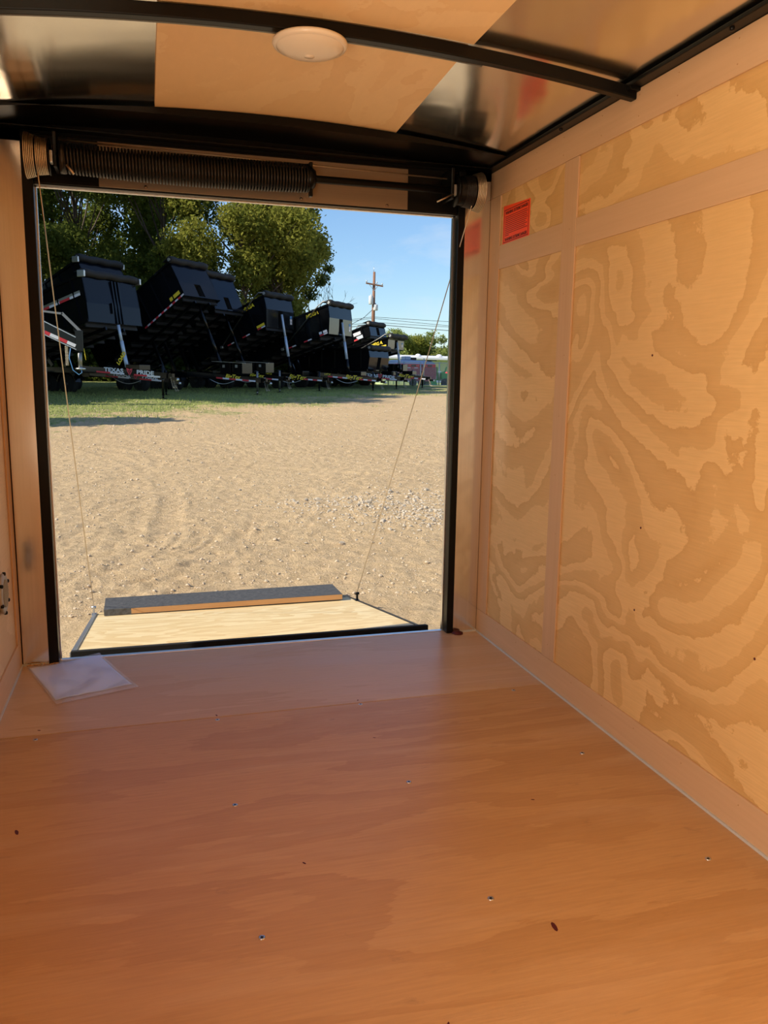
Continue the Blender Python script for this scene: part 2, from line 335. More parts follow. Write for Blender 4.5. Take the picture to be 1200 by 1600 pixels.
# rear frame
rf = MB().box(XL-.045, XL+.094-.0005, .002, .040, -.06, 1.88).box(1.213, XR+.045, .002, .04, -.06, 1.88).box(XL-.045, XR+.045, .002, .04, 1.699, 1.912).build('wall_rear', M['black']); tag(rf, kind='structure')
MB().box(XL+.004, -.385, -.004, .0018, .004, 1.832).build('corner_post', M['post_metal'], rf, bevel=.001)
MB().box(1.213, XR-.002, -.004, .0018, .004, 1.832).build('corner_post', M['post_metal'], rf, bevel=.001)
MB().box(-.385, -.350, -.012, .036, .0, 1.86).build('door_jamb', M['black'], rf, bevel=.003)
MB().box(1.183, 1.213, -.012, .036, .0, 1.86).build('door_jamb', M['black'], rf, bevel=.003)
MB().box(-.350, 1.183, -.002, .036, 1.702, 1.86).build('header_beam', M['black'], rf, bevel=.003)
MB().bar((XL+.01, -.035, 1.868), (XR-.01, -.035, 1.868), .05, .004).build('header_angle', M['black'], rf, bevel=.001)
MB().box(-.352, -.346, .036, .052, -.02, 1.706).build('edge_strip', M['alu'], rf); MB().box(1.179, 1.185, .036, .052, -.02, 1.706).build('edge_strip', M['alu'], rf)
MB().box(-.352, 1.185, .036, .052, 1.696, 1.703).build('edge_strip', M['alu'], rf)
MB().box(-.14, .977, -.006, -.0022, 1.704, 1.851).build('header_plate', M['plate_metal'], rf, bevel=.0008)
for x in (.015, .565, .895): MB().lathe([(.006, 0), (.005, .003), (0, .004)], (x, -.006, 1.714), (0, -1, 0), 12).build('rivet', M['plate_metal'], rf)
MB().box(-.36, 1.2, .0285, .050, -.05, .002).build('sill_strip', M['alu'], rf, bevel=.002)
MB().bar((XL+.003, -.006, .003), (-.385, -.006, .003), .007, .006).bar((1.213, -.006, .003), (XR-.003, -.006, .003), .007, .006).build('sealant_bead', M['caulk'], rf)
def blob(x, y, z, s, sd):
    r = random.Random(sd); b = MB(); b.lathe([(.0, 0), (s, 0), (s*.95, s*.22), (s*.5, s*.42), (0, s*.48)], (x, y, z), n=12)
    b.v = [(a+(r.random()-.5)*s*.25*(c > z), bb+(r.random()-.5)*s*.2, max(z, c+(r.random()-.5)*s*.1)) for a, bb, c in b.v]; return b
blob(1.228, -.022, .0005, .024, 3).build('dried_sealant', M['ink'], rf)
dl = MB()
for k in range(9): dl.tube([(-.46+.012*k, -.02-.004*math.sin(k*2.2), .003+.003*math.sin(k)), (-.448+.012*k, -.012+.004*math.cos(k*1.7), .005)], .0028, 5)
tag(dl.build('leaf_litter', M['edge_ply'], rf), kind='stuff')

# dome light
dm = empty('dome_light', (.413, -.962, 1.886), label='round beige plastic dome light fixed on the roof bow', cat='ceiling light')
MB().lathe([(.0, .0), (.092, .0), (.094, -.006), (.090, -.012), (.084, -.013)], (0, 0, 0), n=48).build('base_ring', M['plastic'], dm)
MB().lathe([(.084, -.012), (.075, -.0195), (.058, -.025), (.03, -.0285), (.0, -.0295)], (0, 0, 0), n=48).build('lens', M['plastic'], dm)
MB().lathe([(.014, -.028), (.013, -.031), (0, -.032)], (0, .012, .001), n=20).build('switch', M['plastic'], dm)

# spring counterbalance of the ramp door
AY, AZ = -.088, 1.768
cb = empty('door_spring', (0, AY, AZ), label='black coiled torsion spring and shaft across the top of the open doorway', cat='spring')
MB().tube([(-.30, 0, 0), (1.19, 0, 0)], .0135, 14).build('shaft', M['black'], cb)
for n_, (x0, x1) in enumerate(((-.245, .572),)):
    pts = []; turns = 76
    for i in range(turns*12+1):
        t = i/(turns*12); a = i/12*2*math.pi; rr = .046+.004*math.sin(t*math.pi); pts.append((x0+(x1-x0)*t, rr*math.cos(a), rr*math.sin(a)-.006*math.sin(t*math.pi)))
    MB().tube(pts, .0040, 5).build('coil', M['spring'], cb)
    MB().tube([(x0, 0, -.003), (x1, 0, -.003)], .036, 20).build('spring_liner', M['blackm'], cb)
MB().tube([(-.255, 0, 0), (-.238, 0, 0)], .050, 20).build('spring_cone', M['spring'], cb)
MB().tube([(.570, 0, 0), (.60, 0, 0)], [.050, .030], 20).build('spring_cone', M['black'], cb)
MB().box(.578, .590, -.012, .012, -.062, .055).build('set_bolt', M['black'], cb, bevel=.002)
for x in (-.268, 1.118):
    MB().box(x-.006, x+.006, -.03, .076, -.035, .075).build('bearing_bracket', M['black'], cb, bevel=.002)
    MB().box(x-.022 if x < 0 else x+.006, x-.006 if x < 0 else x+.022, -.018, .018, -.02, .02).build('bearing', M['galv'], cb, bevel=.003)
MB().tube([(-.232, -.046, -.03), (-.21, -.052, -.058)], .004, 6).build('spring_hook', M['cable'], cb)
MB().tube([(1.118, -.03, -.02), (1.05, -.05, -.055)], .003, 6).build('spring_hook', M['cable'], cb)
MB().tube([(-.26, .02, .062), (.4, .055, .062), (1.13, .02, .045)], .0028, 6).build('restraint_cable', M['cable'], cb)
BRK = {-1: (-.333, 1.560), 1: (1.163, 1.440)}
RS = -.170                                   # ramp slope
rz = lambda y: -.022+RS*(y-.07)
for sx, xa, xb in ((-1, -.362, -.285), (1, 1.138, 1.240)):
    dr = empty('cable_drum', ((xa+xb)/2, AY, AZ), label=('left' if sx < 0 else 'right')+'hand cable drum wound with steel cable above the doorway', cat='drum')
    dr['label'] = 'cable drum wound with steel cable above the doorway at the %s end of the shaft' % ('left' if sx < 0 else 'right')
    w = (xb-xa)/2
    pr = [(.0136, -w), (.066, -w), (.070, -w+.004), (.060, -w+.008), (.054, -w+.03), (.050, w-.014), (.046, w-.006), (.056, w-.003), (.058, w), (.0136, w)]
    if sx > 0: pr = [(r_, -h_) for r_, h_ in reversed(pr)]
    MB().lathe(pr, (0, 0, 0), (1, 0, 0), 40).build('drum_body', M['black'], dr)
    def rings(a, n_, r0, r1, nm_, m_):
        b = MB()
        for k in range(n_):
            x = a+k*.0052*(-1 if sx > 0 else 1); rr = r0+(r1-r0)*k/max(1, n_-1); b.tube([(x, rr*math.cos(t), rr*math.sin(t)) for t in np.linspace(0, 2*math.pi, 41)], .0024, 6, caps=False)
        b.build(nm_, m_, dr)
    rings((-w+.004)*(1 if sx < 0 else -1), 6, .0705, .0620, 'wound_cable', M['cable']); rings((-w+.038)*(1 if sx < 0 else -1), 7, .0575, .0535, 'drum_groove', M['cable'] if sx < 0 else M['spring'])
    xs = xa+.040 if sx < 0 else xb-.045
    bx, by = BRK[sx]; b = MB(); P0 = Vector((xs, AY-.03, AZ-.055)); P1 = Vector((bx, by, rz(by)+.055))
    b.tube([P0.lerp(P1, t)+Vector((0, 0, -.012*math.sin(math.pi*t))) for t in np.linspace(0, 1, 12)], .0021, 6)
    o = b.build('lift_cable', M['cable']); tag(o, 'thin steel cable running from the %s drum down to the %s corner of the ramp' % (('left', 'left') if sx < 0 else ('right', 'right')), 'cable')

# ramp
ra = empty('ramp', (0, .07, 0), label='lowered plywood ramp door sloping from the trailer sill to the dirt', cat='ramp')
def rbox(x0, x1, y0, y1, h0, h1, name, m, par=ra, bevel=0):
    b = MB(); b.box(x0, x1, y0-.07, y1-.07, h0, h1); b.v = [(x, y, z-.022+RS*y) for x, y, z in b.v]; return b.build(name, m, par, bevel=bevel)
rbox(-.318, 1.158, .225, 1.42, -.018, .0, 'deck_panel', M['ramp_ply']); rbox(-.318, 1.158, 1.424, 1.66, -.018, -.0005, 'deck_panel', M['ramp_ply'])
rbox(-.338, -.319, .224, 1.62, -.045, .006, 'side_channel', M['galv'], bevel=.002); rbox(1.159, 1.178, .224, 1.62, -.045, .002, 'side_channel', M['black'], bevel=.002)
rbox(-.330, 1.172, .185, .222, -.060, .020, 'hinge_channel', M['dark'], bevel=.003); rbox(-.330, 1.172, .056, .184, -.10, -.045, 'hinge_gap_shade', M['dark'])  # near-black box added below the sill to paint the shade in the open gap
rbox(-.318, 1.158, .225, 1.64, -.045, -.019, 'ramp_core', M['blackm'])
MB().tube([(-.34, -.013, -.066), (1.18, -.013, -.066)], .007, 10).build('hinge_pin', M['black'], ra)
fb = MB().box(-.275, 1.085, 0, .265, 0, .036); fb.box(-.13, 1.084, -.0012, -.0002, .004, .034, mi=1); fb.box(-.27, 1.08, .03, .26, -.018, -.001)
fo = fb.build('transition_flap', [M['flap'], M['edge_ply']], None, bevel=.001); fo.location = (0, 1.475, rz(1.475)+.002); fo.rotation_euler = (-.02, 0, R(.8)); tag(fo, 'black-topped wooden flap plank lying across the far end of the ramp', 'plank')
for sx in (-1, 1):
    bx, by = BRK[sx]; z = rz(by)
    b = MB(); b.box(bx-.012, bx+.012, by-.07-.025, by-.07+.025, z, z+.006); b.bar((bx, by-.07, z), (bx, by-.07, z+.05), .008, .022, up=(0, 1, 0)); b.tube([(bx-.012, by-.07, z+.045), (bx+.012, by-.07, z+.045)], .008, 8)
    b.build('cable_bracket', M['galv'] if sx < 0 else M['black'], ra)

# paper pouch on the floor
P4 = [Vector((-.462, -.028, .0)), Vector((-.212, .050, .0)), Vector((-.064, -.322, .0)), Vector((-.320, -.414, .0))]
def pouch(u0, u1, v0, v1, h, amp, sd, nx=40, ny=40, curl=0):
    b = MB(); vv = []
    for j in range(ny+1):
        for i in range(nx+1):
            u = u0+(u1-u0)*i/nx; v = v0+(v1-v0)*j/ny
            p = (P4[0]*(1-u)+P4[1]*u)*(1-v)+(P4[3]*(1-u)+P4[2]*u)*v
            z = h+amp*(.5+.5*math.sin(9*u+5*v+sd+2.2*math.sin(7*v+sd)))*(.4+.6*abs(math.sin(11*v*u+3+sd)))*min(1, 12*min(u, 1-u, v, 1-v)+.1)
            z += curl*max(0, (u-.55))*max(0, .45-v)*.35
            vv.append((p.x, p.y, z))
    for z_ in (0, -.0008):
        pass
    f = [(j*(nx+1)+i, (j+1)*(nx+1)+i, (j+1)*(nx+1)+i+1, j*(nx+1)+i+1) for j in range(ny) for i in range(nx)]
    b.add(vv, f, 0, True); return b
pp = empty('document_pouch', (-.265, -.18, 0), label='clear plastic pouch of white papers lying on the floor in the left rear corner', cat='document')
def shiftb(b, d=(.265, .18, 0)):
    b.v = [(x+d[0], y+d[1], z+d[2]) for x, y, z in b.v]; return b
M['paper'] = mat('white_paper', (.68, .76, .98), .45)
m, n, b_ = newmat('clear_pouch_plastic'); b_.inputs['Base Color'].default_value = (.9, .92, 1, 1); b_.inputs['Roughness'].default_value = .16; b_.inputs['Alpha'].default_value = .30; b_.inputs['Specular IOR Level'].default_value = .9; M['pouch'] = m
o = shiftb(pouch(.03, .97, .04, .90, .0022, .004, .3, curl=.10)).build('paper_sheet', M['paper'], pp); s_ = o.modifiers.new('t', 'SOLIDIFY'); s_.thickness = .0012; s_.offset = -1
o = shiftb(pouch(0, 1, 0, 1, .0044, .0062, .3, curl=.10)).build('plastic_sleeve', M['pouch'], pp)
o = shiftb(MB().box(-.30, -.262, .018, .036, .0128, .0134)).build('fold_tab', M['blue'], pp); o.rotation_euler = (0, 0, .25); o.hide_render = True
bpy.data.objects.remove(o)

# warning label on the right wall
wlb = empty('warning_label', (XR+.0064, -.2305, 1.6420), label='bright red-orange printed warning label stuck on the right plywood wall', cat='label')
lw, lh = .226, .134
# local frame on the wall: u = towards the camera (-y), v = up
def lb(u0, u1, v0, v1, t0, t1, name, m): 
    return MB().box(-t1, -t0, -u1, -u0, v0, v1).build(name, m, wlb)
bb = MB().prism([(0, .115, -.062), (0, -.113, -.070), (0, -.113, .064), (0, .115, .077)], (-.0006, 0, 0)).build('label_sheet', M['red'], wlb)
bm_ = MB()
for (u0, u1, v0, v1) in ((-.106, .104, .058, .0605), (-.106, .104, -.0590, -.0565), (-.106, -.1035, -.059, .0605), (.1015, .104, -.059, .0605)): bm_.box(-.0010, -.0007, -u1, -u0, v0, v1)
bm_.build('label_border', M['ink'], wlb)
bl = MB()
for k in range(11):
    v = .034-k*.0068; e_ = [.092, .095, .09, .094, .095, .088, .08, .092, .078, .094, -.06][k]; bl.box(-.0010, -.0007, -e_, .095, v-.0011, v+.0011)
tag(bl.build('label_lines', M['ink'], wlb), kind='stuff')
for v in (.0475, -.049): text('label_heading', 'WARNING EXTREME DANGER', .0150, M['ink'], wlb, basis((-.0008, 0, v), (0, -1, 0), (0, 0, 1)), extr=.0003, bold=.0004, sx=.92)

# round vent on the left wall
ve = empty('wall_vent', (XL, -.306, .357), label='round grey louvred vent with black screw heads low on the left wall', cat='vent')
MB().lathe([(.0, .0), (.066, .0), (.068, .004), (.064, .009), (.050, .011), (.046, .008), (.0, .006)], (0, 0, 0), (1, 0, 0), 40).build('vent_body', M['vent'], ve)
MB().lathe([(0, .0065), (.045, .0085), (.045, .0065)], (0, 0, 0), (1, 0, 0), 32).build('vent_opening', M['dark'], ve)
for k in range(-5, 6):
    c = k*.0078; hl = math.sqrt(max(0, .044**2-c*c)); q = Vector((0, .64, .77)); w_ = Vector((0, -.77, .64))
    MB().bar(Vector((.011, 0, 0))+w_*c-q*hl, Vector((.011, 0, 0))+w_*c+q*hl, .0022, .004, up=(1, 0, 0)).build('louvre', M['vent'], ve)
for k in range(6):
    a = k*math.pi/3+.45; MB().lathe([(.0065, .004), (.0062, .012), (.003, .014), (0, .014)], (0, .064*math.cos(a), .064*math.sin(a)), (1, 0, 0), 12).build('screw_head', M['black'], ve)
#@@OUTDOOR
# ================================================================ GROUND
_vg = {}
def vnoise(x, y, seed, s):
    if seed not in _vg: _vg[seed] = np.random.default_rng(seed).random((256, 256))
    g = _vg[seed]; x = x/s; y = y/s
    xi = np.floor(x).astype(int); yi = np.floor(y).astype(int); fx = x-xi; fy = y-yi; fx = fx*fx*(3-2*fx); fy = fy*fy*(3-2*fy)
    a = g[xi % 256, yi % 256]; b = g[(xi+1) % 256, yi % 256]; c = g[xi % 256, (yi+1) % 256]; d = g[(xi+1) % 256, (yi+1) % 256]
    return (a*(1-fx)+b*fx)*(1-fy)+(c*(1-fx)+d*fx)*fy
def furrow(x, y, ang, s, l, seed):
    c, s_ = math.cos(ang), math.sin(ang); u = x*c+y*s_; v = -x*s_+y*c
    n_ = vnoise(u+3*vnoise(u, v, seed+5, 2.5), v*l+.8*vnoise(u, v, seed+6, 1.5)*l, seed, s); return 1-np.abs(2*n_-1)**.6
def zground(x, y):
    x = np.asarray(x, float); y = np.asarray(y, float)
    near = np.clip((y+1)/3, 0, 1)*np.clip((40-y)/10, 0, 1)
    h = .022*(vnoise(x, y, 1, .9)-.5)+.010*(vnoise(x, y, 2, .31)-.5)+.014*(vnoise(x, y, 3, .12)-.5)+.017*(vnoise(x, y, 4, .05)-.5)
    m1 = np.clip(vnoise(x, y, 11, 2.2)*2.4-.8, 0, 1); m2 = np.clip(vnoise(x+9, y, 12, 2.4)*2.4-.9, 0, 1)
    h = h-.011*m1*(furrow(x, y, .62, .7, 8, 21)-.6)-.010*m2*(furrow(x, y, .15, .7, 8, 31)-.6)-.006*(furrow(x, y, .9, .6, 6, 41)-.6)*(1-m1)
    fm = np.clip((2.2-x+.25*y)/1.5, 0, 1)*np.clip((9-y)/4, 0, 1)*np.clip(vnoise(x, y, 14, 1.3)*2.6-.7, 0, 1)
    h = h-.020*fm*(furrow(x, y, 1.12, 1.2, 11, 51)-.6)-.012*fm*(furrow(x, y, 1.0, .5, 6, 57)-.6)
    fm2 = np.clip(vnoise(x, y, 15, 2.6)*2.4-.9, 0, 1); h = h-.022*fm2*(furrow(x, y, .30, .6, 3.5, 53)-.6)
    # tyre tracks curving across the dirt
    for (cx, cy, rad, w) in ((-3.2, 8.6, 3.3, .10), (-3.0, 9.0, 4.3, .10), (12, 20, 14.5, .14), (12, 20, 16.2, .14), (-9, 5.5, 9.2, .12)):
        d = np.abs(np.hypot(x-cx, y-cy)-rad); k = np.exp(-(d/w)**4); t = np.arctan2(y-cy, x-cx)*rad
        k = k*np.clip(vnoise(x, y, 60, 1.6)*2.2-.6, 0, 1); h = h*(1-.3*k)-.010*k*(.6+.4*np.sin(t*2*math.pi/.13))+.007*np.exp(-((d-w*1.2)/.05)**2)*np.clip(vnoise(x, y, 61, .9)*2-.6, 0, 1)
    # low gravel heap to the right of the ramp
    h = h+.05*np.exp(-(((x-2.35)/.9)**2+((y-4.35)/.8)**2))
    return gz(y)+near*h-.004
def axis(a0, f0, f1, a1, st, gr):
    c = list(np.arange(f0, f1, st)); s = st; v = f0
    lo = []
    while v > a0: s *= gr; v -= s; lo.append(v)
    hi = []; s = st; v = c[-1]
    while v < a1: s *= gr; v += s; hi.append(v)
    return np.array(lo[::-1]+c+hi)
gx = axis(-120, -1.6, 4.6, 220, .021, 1.035); gy = axis(-14, 1.6, 8.5, 400, .021, 1.022)
X, Y = np.meshgrid(gx, gy); Z = zground(X, Y); nx, ny = len(gx), len(gy)
me = bpy.data.meshes.new('ground'); co = np.stack([X, Y, Z], -1).reshape(-1, 3)
me.vertices.add(nx*ny); me.vertices.foreach_set('co', co.ravel())
ii = (np.arange(ny-1)[:, None]*nx+np.arange(nx-1)[None, :]).ravel(); F = np.stack([ii, ii+1, ii+nx+1, ii+nx], 1)
me.loops.add(F.size); me.loops.foreach_set('vertex_index', F.ravel()); me.polygons.add(len(F)); me.polygons.foreach_set('loop_start', np.arange(len(F))*4); me.polygons.foreach_set('loop_total', np.full(len(F), 4))
me.polygons.foreach_set('use_smooth', np.ones(len(F), bool)); me.update(); me.validate()
m, n, b = newmat('dirt_and_grass'); t = n.nodes.new('ShaderNodeTexCoord').outputs['Object']
a1 = noise(n, t, (9, 9, 9), (0, 0, 0), 1, 8, .72); a2 = noise(n, t, (60, 60, 60), (0, 0, 0), 1, 5, .75); a3 = noise(n, t, (.35, .35, .35), (0, 0, 0), 1, 4, .6)
c1 = mixc(n, ramp(n, a2, [(.36, 0.0), (.64, 1.0)]), (.48, .33, .175), (.84, .62, .37))
c1 = mixc(n, ramp(n, a1, [(.38, .45), (.60, 0.0)]), c1, (.42, .27, .13))
c1 = mixc(n, ramp(n, a3, [(.35, .4), (.7, 0.0)]), c1, (.74, .54, .31))
sp = n.nodes.new('ShaderNodeSeparateXYZ'); n.links.new(t, sp.inputs[0])
edge = math_(n, 'SUBTRACT', sp.outputs['Y'], math_(n, 'MULTIPLY_ADD', sp.outputs['X'], 1.15, 14.9))
en = noise(n, t, (.9, .5, 1), (2, 2, 0), 1, 8, .75)
e2 = math_(n, 'ADD', math_(n, 'MULTIPLY', edge, .10), math_(n, 'MULTIPLY', math_(n, 'SUBTRACT', en, .5), 3.0))
gm = ramp(n, e2, [(.08, 0.0), (.42, 1.0)])
g2 = noise(n, t, (14, 5, 14), (0, 0, 0), 1, 6, .7)
gc = mixc(n, ramp(n, g2, [(.35, 0.0), (.65, 1.0)]), (.13, .19, .04), (.46, .44, .17))
n.links.new(mixc(n, gm, c1, gc), b.inputs['Base Color']); b.inputs['Roughness'].default_value = .95; b.inputs['Specular IOR Level'].default_value = .15
u = n.nodes.new('ShaderNodeBump'); u.inputs['Strength'].default_value = .9; u.inputs['Distance'].default_value = .02
n.links.new(math_(n, 'ADD', a2, math_(n, 'MULTIPLY', a1, 2.2)), u.inputs['Height']); n.links.new(u.outputs[0], b.inputs['Normal'])
me.materials.append(m); go = bpy.data.objects.new('ground', me); COL.objects.link(go); tag(go, kind='structure')

# stones
def stone_verts(seed):
    r = random.Random(seed); ph = (1+5**.5)/2
    v = [(-1, ph, 0), (1, ph, 0), (-1, -ph, 0), (1, -ph, 0), (0, -1, ph), (0, 1, ph), (0, -1, -ph), (0, 1, -ph), (ph, 0, -1), (ph, 0, 1), (-ph, 0, -1), (-ph, 0, 1)]
    v = [Vector(a).normalized()*(.7+.5*r.random()) for a in v]
    return [Vector((a.x*1.1, a.y*.9, a.z*.68)) for a in v]
SF = [(0, 11, 5), (0, 5, 1), (0, 1, 7), (0, 7, 10), (0, 10, 11), (1, 5, 9), (5, 11, 4), (11, 10, 2), (10, 7, 6), (7, 1, 8), (3, 9, 4), (3, 4, 2), (3, 2, 6), (3, 6, 8), (3, 8, 9), (4, 9, 5), (2, 4, 11), (6, 2, 10), (8, 6, 7), (9, 8, 1)]
M['stone'] = mat('pale_limestone', (.54, .455, .345), .9, bump=(40, .4), var=.18)
def pile_pts(k):
    P = []
    while len(P) < k:
        q = rng.random()
        if q < .42: x, y = rng.normal(2.62, .42), rng.normal(3.95, .28)
        elif q < .72: x, y = rng.normal(2.05, .42), rng.normal(4.75, .30)
        elif q < .88: x, y = rng.normal(3.0, .35), rng.normal(5.2, .35)
        else: x, y = rng.normal(2.1, .7), rng.normal(4.4, .8)
        if y > 2.4 and x > .9 and x < 4.4: P.append((x, y))
    return P
stm = []
for i in range(6): 
    mm = bpy.data.meshes.new('rock'); mm.from_pydata(stone_verts(i+40), [], SF); mm.materials.append(M['stone']); stm.append(mm)
spots = [(1.47, 3.15, .030), (1.66, 5.05, .034), (1.30, 4.85, .022), (1.62, 4.85, .026), (2.75, 5.3, .03), (1.05, 3.0, .018), (.95, 5.9, .02)]
for (x, y) in pile_pts(230): spots.append((x, y, float(np.clip(rng.lognormal(-4.15, .32), .009, .032))))
for i, (x, y, s) in enumerate(spots):
    o = bpy.data.objects.new('rock', stm[i % 6]); COL.objects.link(o); o.location = (x, y, float(zground(x, y))+s*.32); o.scale = (s, s, s); o.rotation_euler = (rng.uniform(-.4, .4), rng.uniform(-.4, .4), rng.uniform(0, 6.28))
    if i == 0: tag(o, 'pale fist-sized rock lying alone on the dirt below the gravel patch', 'rock')
    elif i == 1: tag(o, 'largest pale rock at the upper left edge of the gravel patch', 'rock')
    else: tag(o, 'small pale limestone rock on the dirt around the gravel patch right of the ramp', 'rock', 'gravel patch rocks')
def scatter(pts, sizes, name, m, label, cat):
    V = []; Fs = []; base = [np.array([list(a) for a in stone_verts(k)]) for k in range(8)]; sf = np.array(SF)
    for i, ((x, y), s) in enumerate(zip(pts, sizes)):
        a = rng.uniform(0, 6.28); c, d = math.cos(a), math.sin(a); q = base[i % 8]*s
        q = np.stack([q[:, 0]*c-q[:, 1]*d+x, q[:, 0]*d+q[:, 1]*c+y, q[:, 2]], 1); q[:, 2] += float(zground(x, y))+s*.25
        V.append(q); Fs.append(sf+12*i)
    V = np.concatenate(V); Fs = np.concatenate(Fs); me = bpy.data.meshes.new(name); me.from_pydata(V.tolist(), [], Fs.tolist()); me.materials.append(m)
    o = bpy.data.objects.new(name, me); COL.objects.link(o); return tag(o, label, cat, kind='stuff')
pp_ = pile_pts(1500); scatter(pp_, np.clip(rng.lognormal(-4.75, .4, len(pp_)), .004, .016), 'gravel', M['stone'], 'fine crushed gravel strewn over the dirt right of the ramp', 'gravel')
def wedge(k, p=1.6, ymax=22):
    P = []
    while len(P) < k:
        y = 1.7+(ymax-1.7)*rng.random()**p; a = rng.uniform(-.16, .43); P.append(((y+3.09)*a, y))
    return P
pb = wedge(7000); sz = np.array([np.clip(rng.lognormal(-5.35, .5), .0025, .016)*(1+y*.06) for _, y in pb]); scatter(pb, sz, 'pebbles', mat('dirt_pebbles', (.56, .44, .30), .95, var=.2), 'scattered pebbles and dirt crumbs over the yard', 'pebbles')

# grass tufts near the parked trailers
gv = []; gf = []
def edge_y(x): return 14.9+1.15*x
k = 0
while k < 26000:
    y = 13.5+18*rng.random()**.8; a = rng.uniform(-.15, .42); x = (y+3.09)*a
    e = (y-edge_y(x))
    if rng.random() > np.clip(.25+e*.22+1.6*(float(vnoise(x*1.0, y*.6, 77, 1.1))-.62), 0, 1): continue
    k += 1; z = float(gz(y))-.01; h = rng.uniform(.02, .075)*(1.0 if rng.random() < .97 else 2.6); w = .005+.004*rng.random(); t_ = rng.uniform(0, 6.28); l_ = rng.uniform(-.5, .5)*h
    b0 = len(gv); gv += [(x-w*math.cos(t_), y-w*math.sin(t_), z), (x+w*math.cos(t_), y+w*math.sin(t_), z), (x+l_, y+l_*.5, z+h)]; gf.append((b0, b0+1, b0+2))
me = bpy.data.meshes.new('grass'); me.from_pydata(gv, [], gf); M['grass'] = mat('grass_blades', (.32, .36, .09), .8, var=.45, bump=(2.5, 0)); me.materials.append(M['grass'])
o = bpy.data.objects.new('grass', me); COL.objects.link(o); tag(o, 'thin green grass growing around the parked trailers', 'grass', kind='stuff')
# ================================================================ DUMP TRAILERS
E2 = (0, 0, 1)
def beam(mb, a, b, w, h, mi=0): mb.bar(a, b, w, h, mi=mi)
def tape(a, b, n_, first, parent, nrm, h=.055, name='reflective_tape', up=(0, 0, 1), gap=0):
    a = Vector(a); b = Vector(b); N = Vector(nrm).normalized()*.006; mb = MB()
    for i in range(n_):
        p = a.lerp(b, (i+gap*.5)/n_); q = a.lerp(b, (i+1-gap*.5)/n_); mb.bar(p+N, q+N, .004, h, up=up, mi=(i+first) % 2)
    return mb.build(name, [M['red_tape'], M['white_tape']], parent)
def wheel(par, x, y, r=.36, w=.22):
    o = MB().lathe([(0, -w/2), (r*.55, -w/2), (r*.60, -w/2+.02), (r*.93, -w/2), (r, -w/2+.05), (r, w/2-.05), (r*.93, w/2), (r*.6, w/2-.02), (r*.55, w/2), (0, w/2)], (x, y, r), (0, 1, 0), 28).build('wheel', M['rubber'], par)
    MB().lathe([(0, -.01), (.06, -.03), (.07, .0), (r*.35, .03), (r*.55, .0)], (x, y-w/2-.002, r), (0, 1, 0), 20).build('wheel_rim', M['rim'], o)
